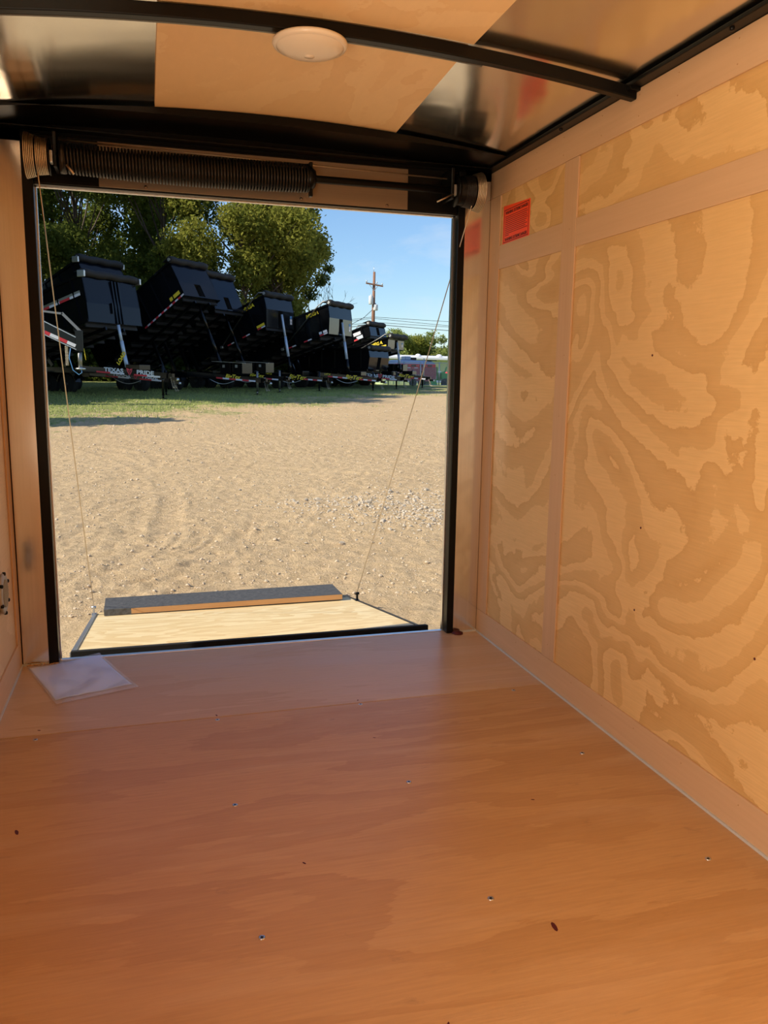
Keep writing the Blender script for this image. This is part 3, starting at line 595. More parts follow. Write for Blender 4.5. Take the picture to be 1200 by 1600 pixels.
def dump(loc, phi, tau, Lb, h, h1, k1, k2, xt, W_, zb, label, kind='bigtex', gid=None, low=False, ztop=0):
    r = empty('dump_trailer', (loc[0], loc[1], GZ(loc[1])), phi, label=label, cat='trailer', group='black dump trailers parked in a row')
    P = M['paint']; c, s_ = math.cos(tau), math.sin(tau)
    def bo(u_, Y_, w_): return Vector((-Lb-.15+u_*c-w_*s_, Y_, .80+u_*s_+w_*c))
    hw = W_/2
    # chassis
    z0 = zb-.02
    for Y_ in (-.42, .42): MB().bar((-Lb-.3, Y_, z0+.08), (-.9, Y_, z0+.06), .06, .17).build('frame_rail', P, r)
    MB().bar((-1.0, -hw*.86, z0+.07), (-1.0, hw*.86, z0+.07), .10, .17).build('cross_rail', P, r)
    zf, zn = z0+.12, z0-.07
    A0 = {-1: Vector((-1.0, -hw*.86, zf)), 1: Vector((-1.0, hw*.86, zf))}; A1 = {-1: Vector((xt, -.07, zn)), 1: Vector((xt, .07, zn))}
    for sy in (-1, 1): MB().bar(A0[sy], A1[sy], .07, .17).build('tongue_beam', P, r)
    d = (A1[-1]-A0[-1]).normalized(); nr = Vector((d.y, -d.x, 0)).normalized(); up = Vector((0, 0, 1)); ln = (A1[-1]-A0[-1]).length
    side = lambda f_, dz: A0[-1].lerp(A1[-1], f_)+nr*.036+up*dz
    if kind == 'bigtex':
        tape(side(.17, -.045), side(.50, -.045), 4, 0, r, nr); tape(side(.70, -.045), side(.985, -.045), 4, 0, r, nr)
        text('maker_lettering', 'BigTex', .25, M['yellow'], r, basis(side(.60, .0)+nr*.004, d, up), shear=.35, bold=.006)
        text('model_lettering', '14TX', .12, M['yellow'], r, basis(side(.16, .035)+nr*.004, d, up), shear=.1, bold=.002)
    elif kind == 'bigtex_short':
        tape(side(.40, -.05), side(.93, -.05), 6, 0, r, nr); text('maker_lettering', 'BigTex', .20, M['yellow'], r, basis(side(.62, .035)+nr*.004, d, up), shear=.35, bold=.005)
    else:
        tape(side(.20, -.055), side(.52, -.055), 2, 0, r, nr, .05); tape(side(.63, -.055), side(.93, -.055), 2, 0, r, nr, .05)
        m0 = side(.40, .03)+nr*.004; text('maker_lettering', 'TEXAS', .17, M['white_letter'], r, basis(m0, d, up), bold=.006, sx=1.25)
        text('maker_lettering', 'PRIDE', .17, M['white_letter'], r, basis(side(.76, .03)+nr*.004, d, up), bold=.006, sx=1.25)
        q = side(.58, .03)+nr*.004; mb = MB()
        for pg in ([(-.10, .10), (-.03, .09), (0, .06), (-.02, .03), (-.08, .03)], [(.10, .10), (.03, .09), (0, .06), (.02, .03), (.08, .03)], [(-.085, .02), (-.05, .025), (-.01, -.06), (0, -.10), (-.02, -.10)], [(.085, .02), (.05, .025), (.01, -.06), (0, -.10), (.02, -.10)], [(-.02, .02), (.02, .02), (.0, -.05)]):
            mb.prism([q+d*a+up*b for a, b in pg], nr*.004)
        mb.build('steer_head_logo', M['red_letter'], r)
    # coupler, chains, jack
    mb = MB(); mb.bar((xt-.12, 0, zn), (xt+.20, 0, zn), .12, .13); mb.bar((xt+.16, 0, zn-.09), (xt+.36, 0, zn-.09), .10, .08); mb.build('coupler', P, r)
    MB().lathe([(0, .02), (.035, .03), (.05, 0), (.05, -.05), (0, -.05)], (xt+.36, 0, zn-.10), n=14).build('ball_socket', M['galv'], r)
    for yy in (-.06, .06):
        mb = MB()
        for i in range(9):
            f_ = i/8; x_ = xt+.14+.12*f_; z_ = zn-.06-.30*math.sin(f_*math.pi*.55); mb.tube([(x_-.012, yy, z_+.02), (x_+.012, yy, z_+.02), (x_+.014, yy, z_-.02), (x_-.014, yy, z_-.02), (x_-.012, yy, z_+.02)], .005, 4)
        mb.build('safety_chain', M['cable'], r)
    jx = xt-.22; mb = MB(); mb.tube([(jx, .0, .10), (jx, .0, zb+.22)], .040, 12); mb.tube([(jx, 0, .0), (jx, 0, .14)], .030, 10); mb.build('jack_post', P if kind != 'bigtex_short' else M['arm'], r)
    MB().box(jx-.09, jx+.09, -.09, .09, 0, .014).build('jack_foot', P, r)
    MB().tube([(jx, .0, zb+.22), (jx, -.05, zb+.24), (jx, -.15, zb+.22), (jx, -.16, zb+.17)], .010, 6).build('jack_crank', M['paint'], r)
    # toolbox
    if kind == 'bigtex_short':
        for a, b in ((.05, .52), (.62, 1.05)):
            MB().box(a, b, -.30, .30, zf+.03, zf+.42).build('tool_box', P, r, bevel=.01); MB().box(a+.12, a+.22, -.312, -.30, zf+.24, zf+.34).build('box_latch', M['galv'], r)
        MB().bar((-.3, -.32, zf+.46), (1.2, -.32, zf+.40), .02, .02).build('tie_rail', M['galv'], r)
    else:
        MB().box(.18, .72, -.26, .26, zf-.03, zf+.14).build('tool_box', P, r, bevel=.01)
    MB().tube([side(.30, -.11)-nr*.04+up*(-.14*math.sin(math.pi*t_))+d*(t_*.95) for t_ in np.linspace(0, 1, 12)], .012, 6).build('trailing_hose', M['rubber'] if kind == 'texas' else M['galv'], r)
    # wheels and fenders
    for sy in (-1, 1):
        for xw in (-Lb+1.0, -Lb+1.85): wheel(r, xw, sy*(hw-.05))
        for xw in (-Lb+1.0, -Lb+1.85):
            mb = MB(); pr = [(xw+.44*math.cos(t_), .37+.44*math.sin(t_)) for t_ in np.linspace(.15, math.pi-.15, 11)]
            pr2 = [(xw+.425*math.cos(t_), .37+.425*math.sin(t_)) for t_ in np.linspace(math.pi-.15, .15, 11)]
            mb.prism([(x_, sy*(hw-.05)-.13, z_) for x_, z_ in pr+pr2], (0, .26, 0)); mb.build('fender', P, r)
    # bed box
    def quadwall(pts, off, name, m=P): return MB().prism(pts, off).build(name, m, r)
    flr = [bo(0, -hw, 0), bo(Lb, -hw, 0), bo(Lb, hw, 0), bo(0, hw, 0)]; quadwall(flr, bo(0, 0, .05)-bo(0, 0, 0), 'bed_floor')
    prof = [(0, .05), (Lb, .05), (Lb+k1, h1), (Lb+k2, h), (0, h)]
    for sy in (-1, 1):
        quadwall([bo(u_, sy*hw, w_) for u_, w_ in prof], (0, -sy*.035, 0), 'side_wall')
        MB().bar(bo(-.02, sy*(hw+.01), h-.02), bo(Lb+k2, sy*(hw+.01), h-.02), .075, .075, up=bo(0, 0, 1)-bo(0, 0, 0)).build('top_rail', P, r)
        MB().bar(bo(-.02, sy*(hw+.005), .05), bo(Lb, sy*(hw+.005), .05), .05, .11, up=bo(0, 0, 1)-bo(0, 0, 0)).build('bottom_rail', P, r)
        for u_ in np.arange(.45, Lb-.2, .68): MB().bar(bo(u_, sy*(hw+.015), .1), bo(u_, sy*(hw+.015), h-.06), .05, .07, up=(0, 1, 0)).build('side_post', P, r)
    t0 = .03
    fw = [(Lb, .0, Lb+k1, h1, 'lower_front_wall'), (Lb+k1, h1, Lb+k2, h, 'upper_front_wall')]
    for u0, w0, u1, w1, nm_ in fw:
        if abs(w1-w0) < .05: continue
        cuts = [(-hw, hw)] if (kind == 'texas' or 'upper' in nm_) else [(-hw, -.16), (.16, hw)]
        for a_, b_ in cuts: quadwall([bo(u0, a_, w0), bo(u0, b_, w0), bo(u1, b_, w1), bo(u1, a_, w1)], bo(-t0, 0, 0)-bo(0, 0, 0), nm_, M['frontpaint'] if kind == 'bigtex' and 'lower' in nm_ else M['navyfront'])
    if kind != 'texas':
        mb = MB(); mb.prism([bo(Lb-.22, -.16, 0), bo(Lb-.22, .16, 0), bo(Lb-.22, .16, h1), bo(Lb-.22, -.16, h1)], bo(-.02, 0, 0)-bo(0, 0, 0))
        for sy in (-1, 1): mb.prism([bo(Lb-.24, sy*.16, 0), bo(Lb, sy*.16, 0), bo(Lb+k1, sy*.16, h1), bo(Lb-.24, sy*.16, h1)], (0, sy*.02, 0))
        mb.prism([bo(Lb-.24, -.16, h1), bo(Lb-.24, .16, h1), bo(Lb+k1, .16, h1), bo(Lb+k1, -.16, h1)], bo(0, 0, .02)-bo(0, 0, 0)); mb.build('cylinder_pocket', M['blackm'], r)
    else:
        for yy in (.02, .16, .30): MB().bar(bo(Lb+.02, yy, 0), bo(Lb+max(k1, k2)+.03, yy, h-.1), .06, .05, up=(0, 1, 0)).build('guide_post', P, r)
        MB().bar(bo(Lb+.06, -.14, .30), bo(Lb+.12, -.14, .62), .10, .04, up=(0, 1, 0)).build('step_plate', P, r)
    quadwall([bo(-.03, -hw, .05), bo(-.03, hw, .05), bo(-.03, hw, h), bo(-.03, -hw, h)], bo(.03, 0, 0)-bo(0, 0, 0), 'tailgate')
    for u_ in np.arange(.3, Lb, .5): MB().bar(bo(u_, -hw+.04, -.05), bo(u_, hw-.04, -.05), .05, .10, up=bo(0, 0, 1)-bo(0, 0, 0)).build('cross_member', M['blackm'], r)
    for Y_ in (-.40, .40): MB().bar(bo(0, Y_, -.14), bo(Lb-.1, Y_, -.14), .06, .10, up=bo(0, 0, 1)-bo(0, 0, 0)).build('bed_rail', P, r)
    # tarp roll and its end caps
    tr = MB(); a_, b_ = bo(Lb+k2+.06, -hw-.03, h+.05), bo(Lb+k2+.06, hw+.03, h+.05)
    tr.tube([a_.lerp(b_, t_)+Vector((0, 0, .012*math.sin(t_*17))) for t_ in np.linspace(0, 1, 14)], [.115+.010*math.sin(t_*23) for t_ in np.linspace(0, 1, 14)], 14); tr.build('tarp_roll', M['tarp'], r)
    MB().bar(bo(Lb+k2-.10, -hw, h+.16), bo(Lb+k2-.10, hw, h+.16), .30, .012, up=bo(0, 0, 1)-bo(0, 0, 0)).build('tarp_housing', M['tarp'], r)
    for yy in (-hw-.04, hw+.04): MB().tube([bo(Lb+k2+.06, yy-.012, h+.05), bo(Lb+k2+.06, yy+.012, h+.05)], .06, 12).build('roll_end', M['galv'], r)
    # lift
    if tau > .05:
        top = bo(Lb+k1*.8, .10, h1*.80) if kind in ('bigtex',) else bo(Lb-.3, 0, -.05) if kind != 'texas' else bo(Lb+.04, .02, -.05); bot = Vector((0, 0, zf+.06)); m1 = bot.lerp(top, .28)
        MB().tube([bot, m1], .060, 14).build('cylinder_barrel', P if kind != 'texas' else M['chrome'], r); m2 = bot.lerp(top, .62)
        MB().tube([m1, m2], .058, 14).build('cylinder_stage', M['chrome'] if kind in ('bigtex', 'texas') else P, r); MB().tube([m2, top], .047, 14).build('cylinder_rod', M['chrome'] if kind in ('bigtex', 'texas') else P, r)
        hy = -.30; p = bo(Lb*.42, 0, -.16)
        for hy in (-.30, .30):
            MB().bar((-Lb*.52, hy, z0+.2), bo(Lb*.46, hy, -.14), .07, .12).build('hoist_arm', P, r)
    # tarp arm (bent grey tube along the near side)
    if kind == 'bigtex':
        MB().tube([bo(Lb+k2+.05, -hw-.06, h+.08), bo(Lb+k2-.15, -hw-.07, h+.16), bo(Lb+k2-.45, -hw-.08, h+.06), bo(Lb-2.3, -hw-.08, .10)], .022, 8).build('tarp_arm', M['arm'], r)
        MB().tube([bo(Lb-2.3, -hw-.02, .10), bo(Lb-2.3, -hw-.12, .10)], .06, 10).build('arm_pivot', M['galv'], r)
        text('bed_lettering', 'MEGA', .20, M['yellow'], r, basis(bo(Lb-.50, -hw-.045, h-.17), bo(1, 0, 0)-bo(0, 0, 0), bo(0, 0, 1)-bo(0, 0, 0)), bold=.008, shear=.2, sx=1.15)
        MB().bar(bo(Lb-.42, -hw-.036, .15), bo(Lb-.03, -hw-.036, .15), .006, .10, up=bo(0, 0, 1)-bo(0, 0, 0)).build('name_plate', M['yellow'] if gid != 5 else M['white_tape'], r)
        for u_ in (.35, 1.15, 1.95): tape(bo(Lb-u_-.07 if u_ > .4 else Lb-.42, -hw-.032, .055), bo(Lb-u_+.32 if u_ > .4 else Lb-.03, -hw-.032, .055), 2, 0, r, (0, -1, 0), .05, up=bo(0, 0, 1)-bo(0, 0, 0))
        for k_, m_ in ((0, 'blue'), (1, 'white_tape'), (2, 'white_tape')):
            f0 = .62-.17*k_; MB().prism([bo(Lb+k1*(f0+dv)+.004, hw-.30+du, h1*(f0+dv)) for du, dv in ((0, 0), (.16, 0), (.16, .15), (0, .15))], bo(.004, 0, 0)-bo(0, 0, 0)).build('sticker', M[m_], r)
    return r, bo, hw
M['arm'] = metal('tarp_arm_tube', (.30, .29, .27), .45)
T = {
'1': (-0.625, 24.283, -.711, .278, 5.511, 1.409, .567, .096, .160, 1.639, 2.35, .80),
'1b': (-0.55, 26.45, -.698, .43, 5.45, 1.45, .70, .10, .05, 1.70, 2.05, .60),
'2': (2.691, 27.245, -.761, .557, 4.998, 1.366, .55, .02, .038, 1.70, 1.95, .60),
'3': (3.752, 29.225, -.698, .487, 4.919, 1.400, .55, .05, .100, 1.70, 1.95, .60),
'4': (5.705, 30.459, -.721, .401, 4.389, 1.192, .650, .274, .365, 1.558, 2.069, .55),
'5': (8.318, 31.138, -.704, .325, 4.779, 1.160, .622, .237, .340, 1.385, 2.114, .55),
'8': (10.249, 32.912, -.745, .0, 4.216, .971, .60, .10, .023, 1.042, 1.958, .55),
'6': (11.759, 37.128, -.698, .345, 4.896, .577, .45, .05, .0, 1.70, 1.95, .55),
'7': (11.727, 34.544, -.698, .244, 4.184, .500, .40, .12, .20, 1.348, 1.95, .55)}
def mk(k, label, kind, gid=None):
    t = T[k]; return dump((t[0], t[1]), *t[2:], label, kind, gid)
r1, bo1, hw1 = mk('1', 'raised black dump trailer nearest the left, white and red TEXAS PRIDE lettering on its tongue', 'texas')
tape(bo1(5.5-3.6, -hw1-.04, .86), bo1(5.5-.02, -hw1-.04, .86), 8, 0, r1, (0, -1, 0), .075, up=bo1(0, 0, 1)-bo1(0, 0, 0))
MB().bar(bo1(5.5-3.6, -hw1-.034, .93), bo1(5.5-.02, -hw1-.034, .93), .008, .09, up=bo1(0, 0, 1)-bo1(0, 0, 0)).build('side_stripe', M['galv'], r1)
for yy in (-hw1-.05, hw1+.05): MB().box(0, .30, -.03, .03, 0, .20).build('tarp_motor', M['galv'], r1, bevel=.02).location = bo1(5.55, yy, 1.36)
text('load_lettering', 'LOAD', .17, M['yellow'], r1, basis((.42, -.70, 1.22), (.62, 0, .78), (-.78, 0, .62)), bold=.010)
MB().prism([bo1(5.5+.02, hw1-.34, .22), bo1(5.5+.02, hw1-.12, .22), bo1(5.53, hw1-.12, .52), bo1(5.53, hw1-.34, .52)], bo1(.006, 0, 0)-bo1(0, 0, 0)).build('sticker', M['white_tape'], r1)
MB().prism([bo1(5.60, hw1-.30, 1.0), bo1(5.60, hw1-.12, 1.0), bo1(5.62, hw1-.12, 1.15), bo1(5.62, hw1-.30, 1.15)], bo1(.006, 0, 0)-bo1(0, 0, 0)).build('sticker', M['blue'], r1)
rb_, bob, hwb = mk('1b', 'raised black dump trailer directly behind the TEXAS PRIDE one, mostly hidden', 'texas_plain')
for sx_ in (-1, 1): MB().box(-.05, .22, -.03, .03, -.05, .14).build('roll_bracket', M['galv'], rb_, bevel=.02).location = bob(5.4, sx_*(hwb+.06), 1.45)
r2, bo2, hw2 = mk('2', 'steeply raised black dump trailer second from left, red and white tape climbing its lower edge', 'bigtex_short')
tape(bo2(5.0-2.2, -hw2-.035, .05), bo2(5.0, -hw2-.035, .05), 14, 0, r2, (0, -1, 0), .06, up=bo2(0, 0, 1)-bo2(0, 0, 0))
MB().bar(bo2(5.0-.65, -hw2-.036, .22), bo2(5.0-.12, -hw2-.036, .22), .006, .13, up=bo2(0, 0, 1)-bo2(0, 0, 0)).build('name_plate', M['yellow'], r2)
r3, _, _ = mk('3', 'raised black dump trailer partly hidden behind the steepest one', 'bigtex_short')
mk('4', 'raised black dump trailer with yellow BigTex tongue in the middle of the row', 'bigtex', 4)
mk('5', 'raised black dump trailer with yellow BigTex tongue standing right beside the sky, pole behind it', 'bigtex', 5)
r8, bo8, hw8 = mk('8', 'lowered black dump trailer with level bed, TEXAS PRIDE tongue, at the right of the row', 'texas_low')
r6, bo6, hw6 = mk('6', 'small raised black dump bed with pale stickers in front of the utility pole', 'bigtex_short')
for (u_, w_, du, dw, m_) in ((4.0, .33, .42, .16, 'white_tape'), (4.12, .12, .36, .16, 'white_letter'), (3.95, .06, .22, .08, 'red_tape')): MB().bar(bo6(u_, -hw6-.04, w_), bo6(u_+du, -hw6-.04, w_), .008, dw, up=bo6(0, 0, 1)-bo6(0, 0, 0)).build('sticker', M[m_], r6)
mk('7', 'small raised black dump trailer last in the row beside the red trailer', 'bigtex', 7)

# gooseneck of a trailer whose bed lies outside the view on the left
def px(p_x, p_y, dist):     # world point seen in a direction, only used to write coordinates down compactly
    return None
gn = empty('gooseneck_trailer', (-1.78, 20.2, GZ(20.2)), label='black gooseneck trailer at the far left with red and white tape along its neck', cat='trailer')
y0 = 0
def G(x, z, y=0.0): return Vector((x, y, z+.46))
MB().bar(G(-1.25, 1.80), G(0, 1.18), .16, .34, up=(0, 0, 1)).build('neck_beam', M['paint'], gn)
MB().bar(G(-3.4, 1.86), G(-1.2, 1.82), .16, .34).build('neck_beam', M['paint'], gn)
MB().bar(G(-1.35, 2.02, -.085), G(-.02, 1.34, -.085), .012, .022).bar(G(-1.35, 1.66, -.085), G(-.02, 1.02, -.085), .012, .022).build('neck_flange', M['galv'], gn)
tape(G(-.85, 1.485, -.085), G(-.03, 1.115, -.085), 4, 0, gn, (0, -1, 0), .085)
MB().bar(G(-1.1, 2.02), G(-.32, 1.94), .10, .05).build('neck_brace', M['arm'], gn); MB().bar(G(-.34, 1.96), G(.10, 1.50), .10, .07).build('neck_brace', M['arm'], gn)
MB().box(-.04, .16, -.09, .09, 1.44, 1.98).build('coupler_housing', M['paint'], gn, bevel=.01)
MB().tube([G(.06, 1.0), G(.06, .52)], .055, 14).build('coupler_tube', M['arm'], gn)
MB().lathe([(0, .0), (.13, 0), (.13, .035), (.05, .05), (0, .05)], (.06, 0, .96), n=18).build('coupler_plate', M['galv'], gn)
mb = MB(); mb.tube([G(-.16, 1.05, -.1), G(-.20, .8, -.1), G(-.12, .48, -.1), G(.02, .36, -.1), G(.10, .42, -.1), G(.08, .55, -.1)], .012, 6); mb.build('brake_cable', M['bluehose'] if 'bluehose' in M else M['blue'], gn)
for xx in (-.24, -.28):
    mb = MB()
    for i in range(10): mb.tube([(xx-.012, -.06, 1.56-.05*i), (xx+.012, -.06, 1.56-.05*i), (xx+.012, -.06, 1.51-.05*i), (xx-.012, -.06, 1.51-.05*i), (xx-.012, -.06, 1.56-.05*i)], .006, 4)
    mb.build('safety_chain', M['cable'], gn)
MB().tube([G(.17, 1.05, -.06), G(.21, .75, -.06)], .010, 6).build('release_handle', M['yellow'], gn)
MB().box(-3.6, -1.0, .1, 2.0, .78, .94).build('deck_frame', M['paint'], gn); MB().box(-1.6, -1.44, .0, .14, 0, 2.1).build('landing_leg', M['paint'], gn)
for xw in (-3.0, -2.2): wheel(gn, xw, .3)
MB().bar(G(-1.52, 1.3, .07), G(-3.3, .86, .07), .10, .10).build('neck_strut', M['paint'], gn)
# ================================================================ TREES
def leafmat(name, a, c):
    m, n, b = newmat(name); t = n.nodes.new('ShaderNodeTexCoord').outputs['Object']; f = noise(n, t, (1.3, 1.3, 1.3), (0, 0, 0), 1, 6, .75)
    col = mixc(n, ramp(n, f, [(.32, 0.0), (.68, 1.0)]), a, c)
    tr = n.nodes.new('ShaderNodeBsdfTranslucent'); mxs = n.nodes.new('ShaderNodeMixShader'); mxs.inputs[0].default_value = .42; df = n.nodes.new('ShaderNodeBsdfDiffuse')
    n.links.new(col, df.inputs[0]); n.links.new(mixc(n, .5, col, tuple(min(1, x*1.6) for x in c)), tr.inputs[0]); n.links.new(df.outputs[0], mxs.inputs[1]); n.links.new(tr.outputs[0], mxs.inputs[2])
    n.links.new(mxs.outputs[0], n.nodes['Material Output'].inputs[0]); return m
M['leafA'] = leafmat('oak_leaves', (.055, .085, .016), (.18, .21, .045)); M['leafB'] = leafmat('yellowing_leaves', (.10, .13, .02), (.31, .30, .06)); M['leafC'] = leafmat('pine_needles', (.045, .075, .02), (.17, .21, .06)); M['leafD'] = leafmat('far_leaves', (.13, .19, .05), (.34, .36, .11))
M['bark'] = mat('tree_bark', (.09, .065, .05), .95, bump=(14, .6), var=.3)
def tree(name, x, y, clumps, nleaf, ls, lm, label, group, trunk_r=.22, z0=None, branches=True, squash=1):
    zb_ = GZ(y) if z0 is None else z0
    r = empty(name, (x, y, zb_), label=label, cat='tree', group=group)
    V = []; vol = np.array([c[3]**2 for c in clumps]); vol = vol/vol.sum(); cnt = (vol*nleaf).astype(int)
    for (cx, cy, cz, cr_), k_ in zip(clumps, cnt):
        d = rng.normal(size=(k_, 3)); d /= np.linalg.norm(d, axis=1)[:, None]; rad = cr_*(rng.random(k_)**.38)
        sub = rng.normal(size=(24, 3)); sub /= np.linalg.norm(sub, axis=1)[:, None]
        # pull leaves towards twig centres so gaps stay between them
        tw = sub*cr_*.8*rng.random((24, 1))**.3; idx = rng.integers(0, 24, k_)
        p = np.where(rng.random((k_, 1)) < .75, tw[idx]+rng.normal(size=(k_, 3))*cr_*.20, d*rad[:, None]); p[:, 2] *= .85*squash
        V.append(p+np.array([cx, cy, cz]))
    V = np.concatenate(V); N = len(V)
    a = rng.normal(size=(N, 3)); a /= np.linalg.norm(a, axis=1)[:, None]; b = np.cross(a, rng.normal(size=(N, 3))); b /= np.linalg.norm(b, axis=1)[:, None]
    s = ls*(.6+.8*rng.random(N))[:, None]; a = a*s; b = b*s*.55
    Q = np.stack([V-a, V+b, V+a, V-b], 1).reshape(-1, 3)
    me = bpy.data.meshes.new('foliage'); me.vertices.add(4*N); me.vertices.foreach_set('co', Q.ravel()); me.loops.add(4*N); me.loops.foreach_set('vertex_index', np.arange(4*N)); me.polygons.add(N); me.polygons.foreach_set('loop_start', np.arange(N)*4); me.polygons.foreach_set('loop_total', np.full(N, 4)); me.update(); me.materials.append(lm)
    o = bpy.data.objects.new('foliage', me); COL.objects.link(o); o.parent = r; o['kind'] = 'stuff'
    mb = MB(); top = max(c[2] for c in clumps); mb.tube([(.1*math.sin(i), .1*math.cos(i*1.3), top*.92*i/7) for i in range(8)], [trunk_r*(1-.11*i) for i in range(8)], 9)
    mb.build('trunk', M['bark'], r)
    if branches:
        mb = MB()
        for (cx, cy, cz, cr_) in clumps:
            s0 = Vector((0, 0, max(.8, cz*.62))); e0 = Vector((cx, cy, cz)); mb.tube([s0, s0.lerp(e0, .5)+Vector((0, 0, -.25)), e0, e0+(e0-s0).normalized()*cr_*.6], [trunk_r*.42, trunk_r*.3, trunk_r*.16, .015], 5)
        o = mb.build('branches', M['bark'], r); o['kind'] = 'stuff'
    return r
def crown(R_, z0_, z1_, k, rr, flat=1):
    c = []
    for _ in range(k):
        t_ = rng.random(); z = z0_+(z1_-z0_)*t_; w = R_*math.sin(math.pi*(.12+.80*t_))**.7; a = rng.uniform(0, 6.28); q = w*rng.random()**.5; c.append((q*math.cos(a), q*math.sin(a)*flat, z, rr*rng.uniform(.75, 1.25)))
    return c
gA = 'broadleaf trees behind the dump trailers'
TL = 'broadleaf tree in a dense row behind the dump trailers'
for (x, y, Rr, zb0, zt, k, lm, lbl, nl) in (
    (-7.2, 38, 3.6, 1.5, 13.5, 26, 'leafA', 'dark green broadleaf tree at the far left edge behind the gooseneck trailer', 30000),
    (-3.2, 42, 3.6, 1.2, 15, 28, 'leafA', 'dark green tree rising straight behind the TEXAS PRIDE dump trailer', 34000),
    (1.0, 40, 3.1, 2.2, 14.5, 24, 'leafA', 'dark tree with small sky gaps behind the second dump trailer', 30000),
    (4.7, 39, 3.2, 2.0, 13.5, 28, 'leafB', 'large yellow-green tree behind the middle of the trailer row', 44000),
    (7.3, 43, 2.6, 3.2, 13.5, 20, 'leafB', 'yellow-green tree on the right of the row, next to the pine', 26000)):
    tree('broadleaf_tree', x, y, crown(Rr, zb0, zt, k, 1.25), int(nl*1.5), .092, M[lm], lbl, gA, .13)
for (x, y, Rr, zb0, zt, k) in ((-10.5, 46, 4, 1, 14, 24), (-4.5, 50, 4.5, .8, 15, 26), (.5, 49, 4, .8, 15, 24)):
    tree('broadleaf_tree', x, y, crown(Rr, zb0, zt, k, 1.6), 30000, .15, M['leafA'], {-10.5: 'dark tree in the second row, furthest left', -4.5: 'dark tree in the second row filling gaps behind the left trees', .5: 'dark tree in the second row behind the tree with sky gaps'}[x], gA, .14)
# pine with tufted boughs against the sky
pc = [(-.6, 0, 3.9, .6), (.3, 0, 4.5, .5), (1.2, 0, 5.2, .55), (1.9, 0, 6.0, .55), (.4, .4, 6.3, .8), (1.2, .3, 7.1, .7), (2.0, 0, 7.4, .55), (2.3, 0, 6.7, .40), (.0, 0, 8.0, .9), (.6, 0, 9.0, .8), (1.25, 0, 9.7, .55), (1.5, 0, 10.4, .5), (.2, .5, 10.4, .9), (.9, .2, 11.4, .7), (-.3, 0, 12.2, .8), (-1.2, 0, 7.2, .9), (-1.3, 0, 9.6, .9), (-1.5, .3, 5.4, .7)]
tree('pine_tree', 7.9, 44, pc, 17000, .075, M['leafC'], 'tufted pine tree reaching into the sky at the right end of the trees', None, .17)
# bare twiggy shrub tree under the pine
bt = empty('bare_tree', (9.1, 42, GZ(42)), label='thin bare-branched tree below the pine against the sky', cat='tree'); mb = MB(); rr_ = random.Random(5)
def twig(p, d, l, r_, k):
    q = p+d*l; mb.tube([p, p.lerp(q, .5)+Vector((rr_.uniform(-.1, .1), 0, rr_.uniform(-.05, .1)))*l, q], [r_, r_*.8, r_*.6], 4, caps=False)
    if k:
        for _ in range(3): twig(q, (d+Vector((rr_.uniform(-.8, .8), rr_.uniform(-.5, .5), rr_.uniform(-.35, .5)))).normalized(), l*.72, r_*.62, k-1)
twig(Vector((0, 0, 0)), Vector((-.12, 0, 1)).normalized(), 2.0, .07, 5); o = mb.build('branches', M['bark'], bt); o['kind'] = 'stuff'
# trees to the left, outside the view, that shade the grass
for i, (x, y, h_) in enumerate(((-10.5, 21.8, 13.5), (-9.8, 26.5, 15.5), (-15.5, 24, 17), (-10.5, 31.5, 15), (-8.6, 13.6, 6.2))):
    tree('broadleaf_tree', x, y, crown(3.2 if h_ > 8 else 1.5, 1.5, h_, 24 if h_ > 8 else 9, 1.6 if h_ > 8 else .9), 15000 if h_ > 8 else 4000, .22, M['leafA'], ['nearest tall tree', 'second tall tree', 'furthest left and tallest tree', 'rearmost tree', 'small nearest tree'][i]+' of the dark trees standing left of the trailer row', 'trees left of the trailer row', .25)
for i, (x, y, h_) in enumerate(((-8.5, 39, 2.6), (-5.6, 38, 2.9), (-2.6, 38.5, 2.6), (.4, 37.6, 2.8), (3.4, 38.2, 2.7), (6.2, 37.8, 2.6), (8.6, 40.5, 2.2), (11.0, 43.5, 1.8))):
    tree('shrub', x, y, [(q_, rng.uniform(-.3, .3), z_, .75) for q_ in (-1.3, -.5, .4, 1.2) for z_ in (.4, h_*.5, h_*.85)], 9000, .10, M['leafA'], ['first', 'second', 'third', 'fourth', 'fifth', 'sixth', 'seventh', 'eighth'][i]+' shrub from the left in the dark undergrowth behind the trailers', 'undergrowth behind the trailers', .05)
# far tree line on the right
gF = 'far trees beyond the green building'
for i, (x, y, Rr, zt, lm) in enumerate(((35.6, 112, 3.4, 6.8, 'leafD'), (38.2, 114, 3.0, 6.3, 'leafB'), (40.8, 116, 2.9, 6.8, 'leafD'), (43.6, 115, 3.0, 6.9, 'leafD'), (46.8, 116, 3.2, 6.6, 'leafD'), (50.5, 114, 3.0, 5.9, 'leafD'), (54.5, 114, 3.0, 6.4, 'leafD'))):
    tree('broadleaf_tree', x, y, crown(Rr, .6, zt, 22, 1.15), 9000, .17, M[lm], ['leftmost pale green far tree beyond the red trailer', 'yellowish far tree, second from the left', 'low far tree between two rounder ones', 'rounded far tree left of the tallest', 'tallest far tree above the green building', 'far tree touching the right door jamb', 'far tree hidden behind the right door jamb'][i], gF, .2, branches=False)

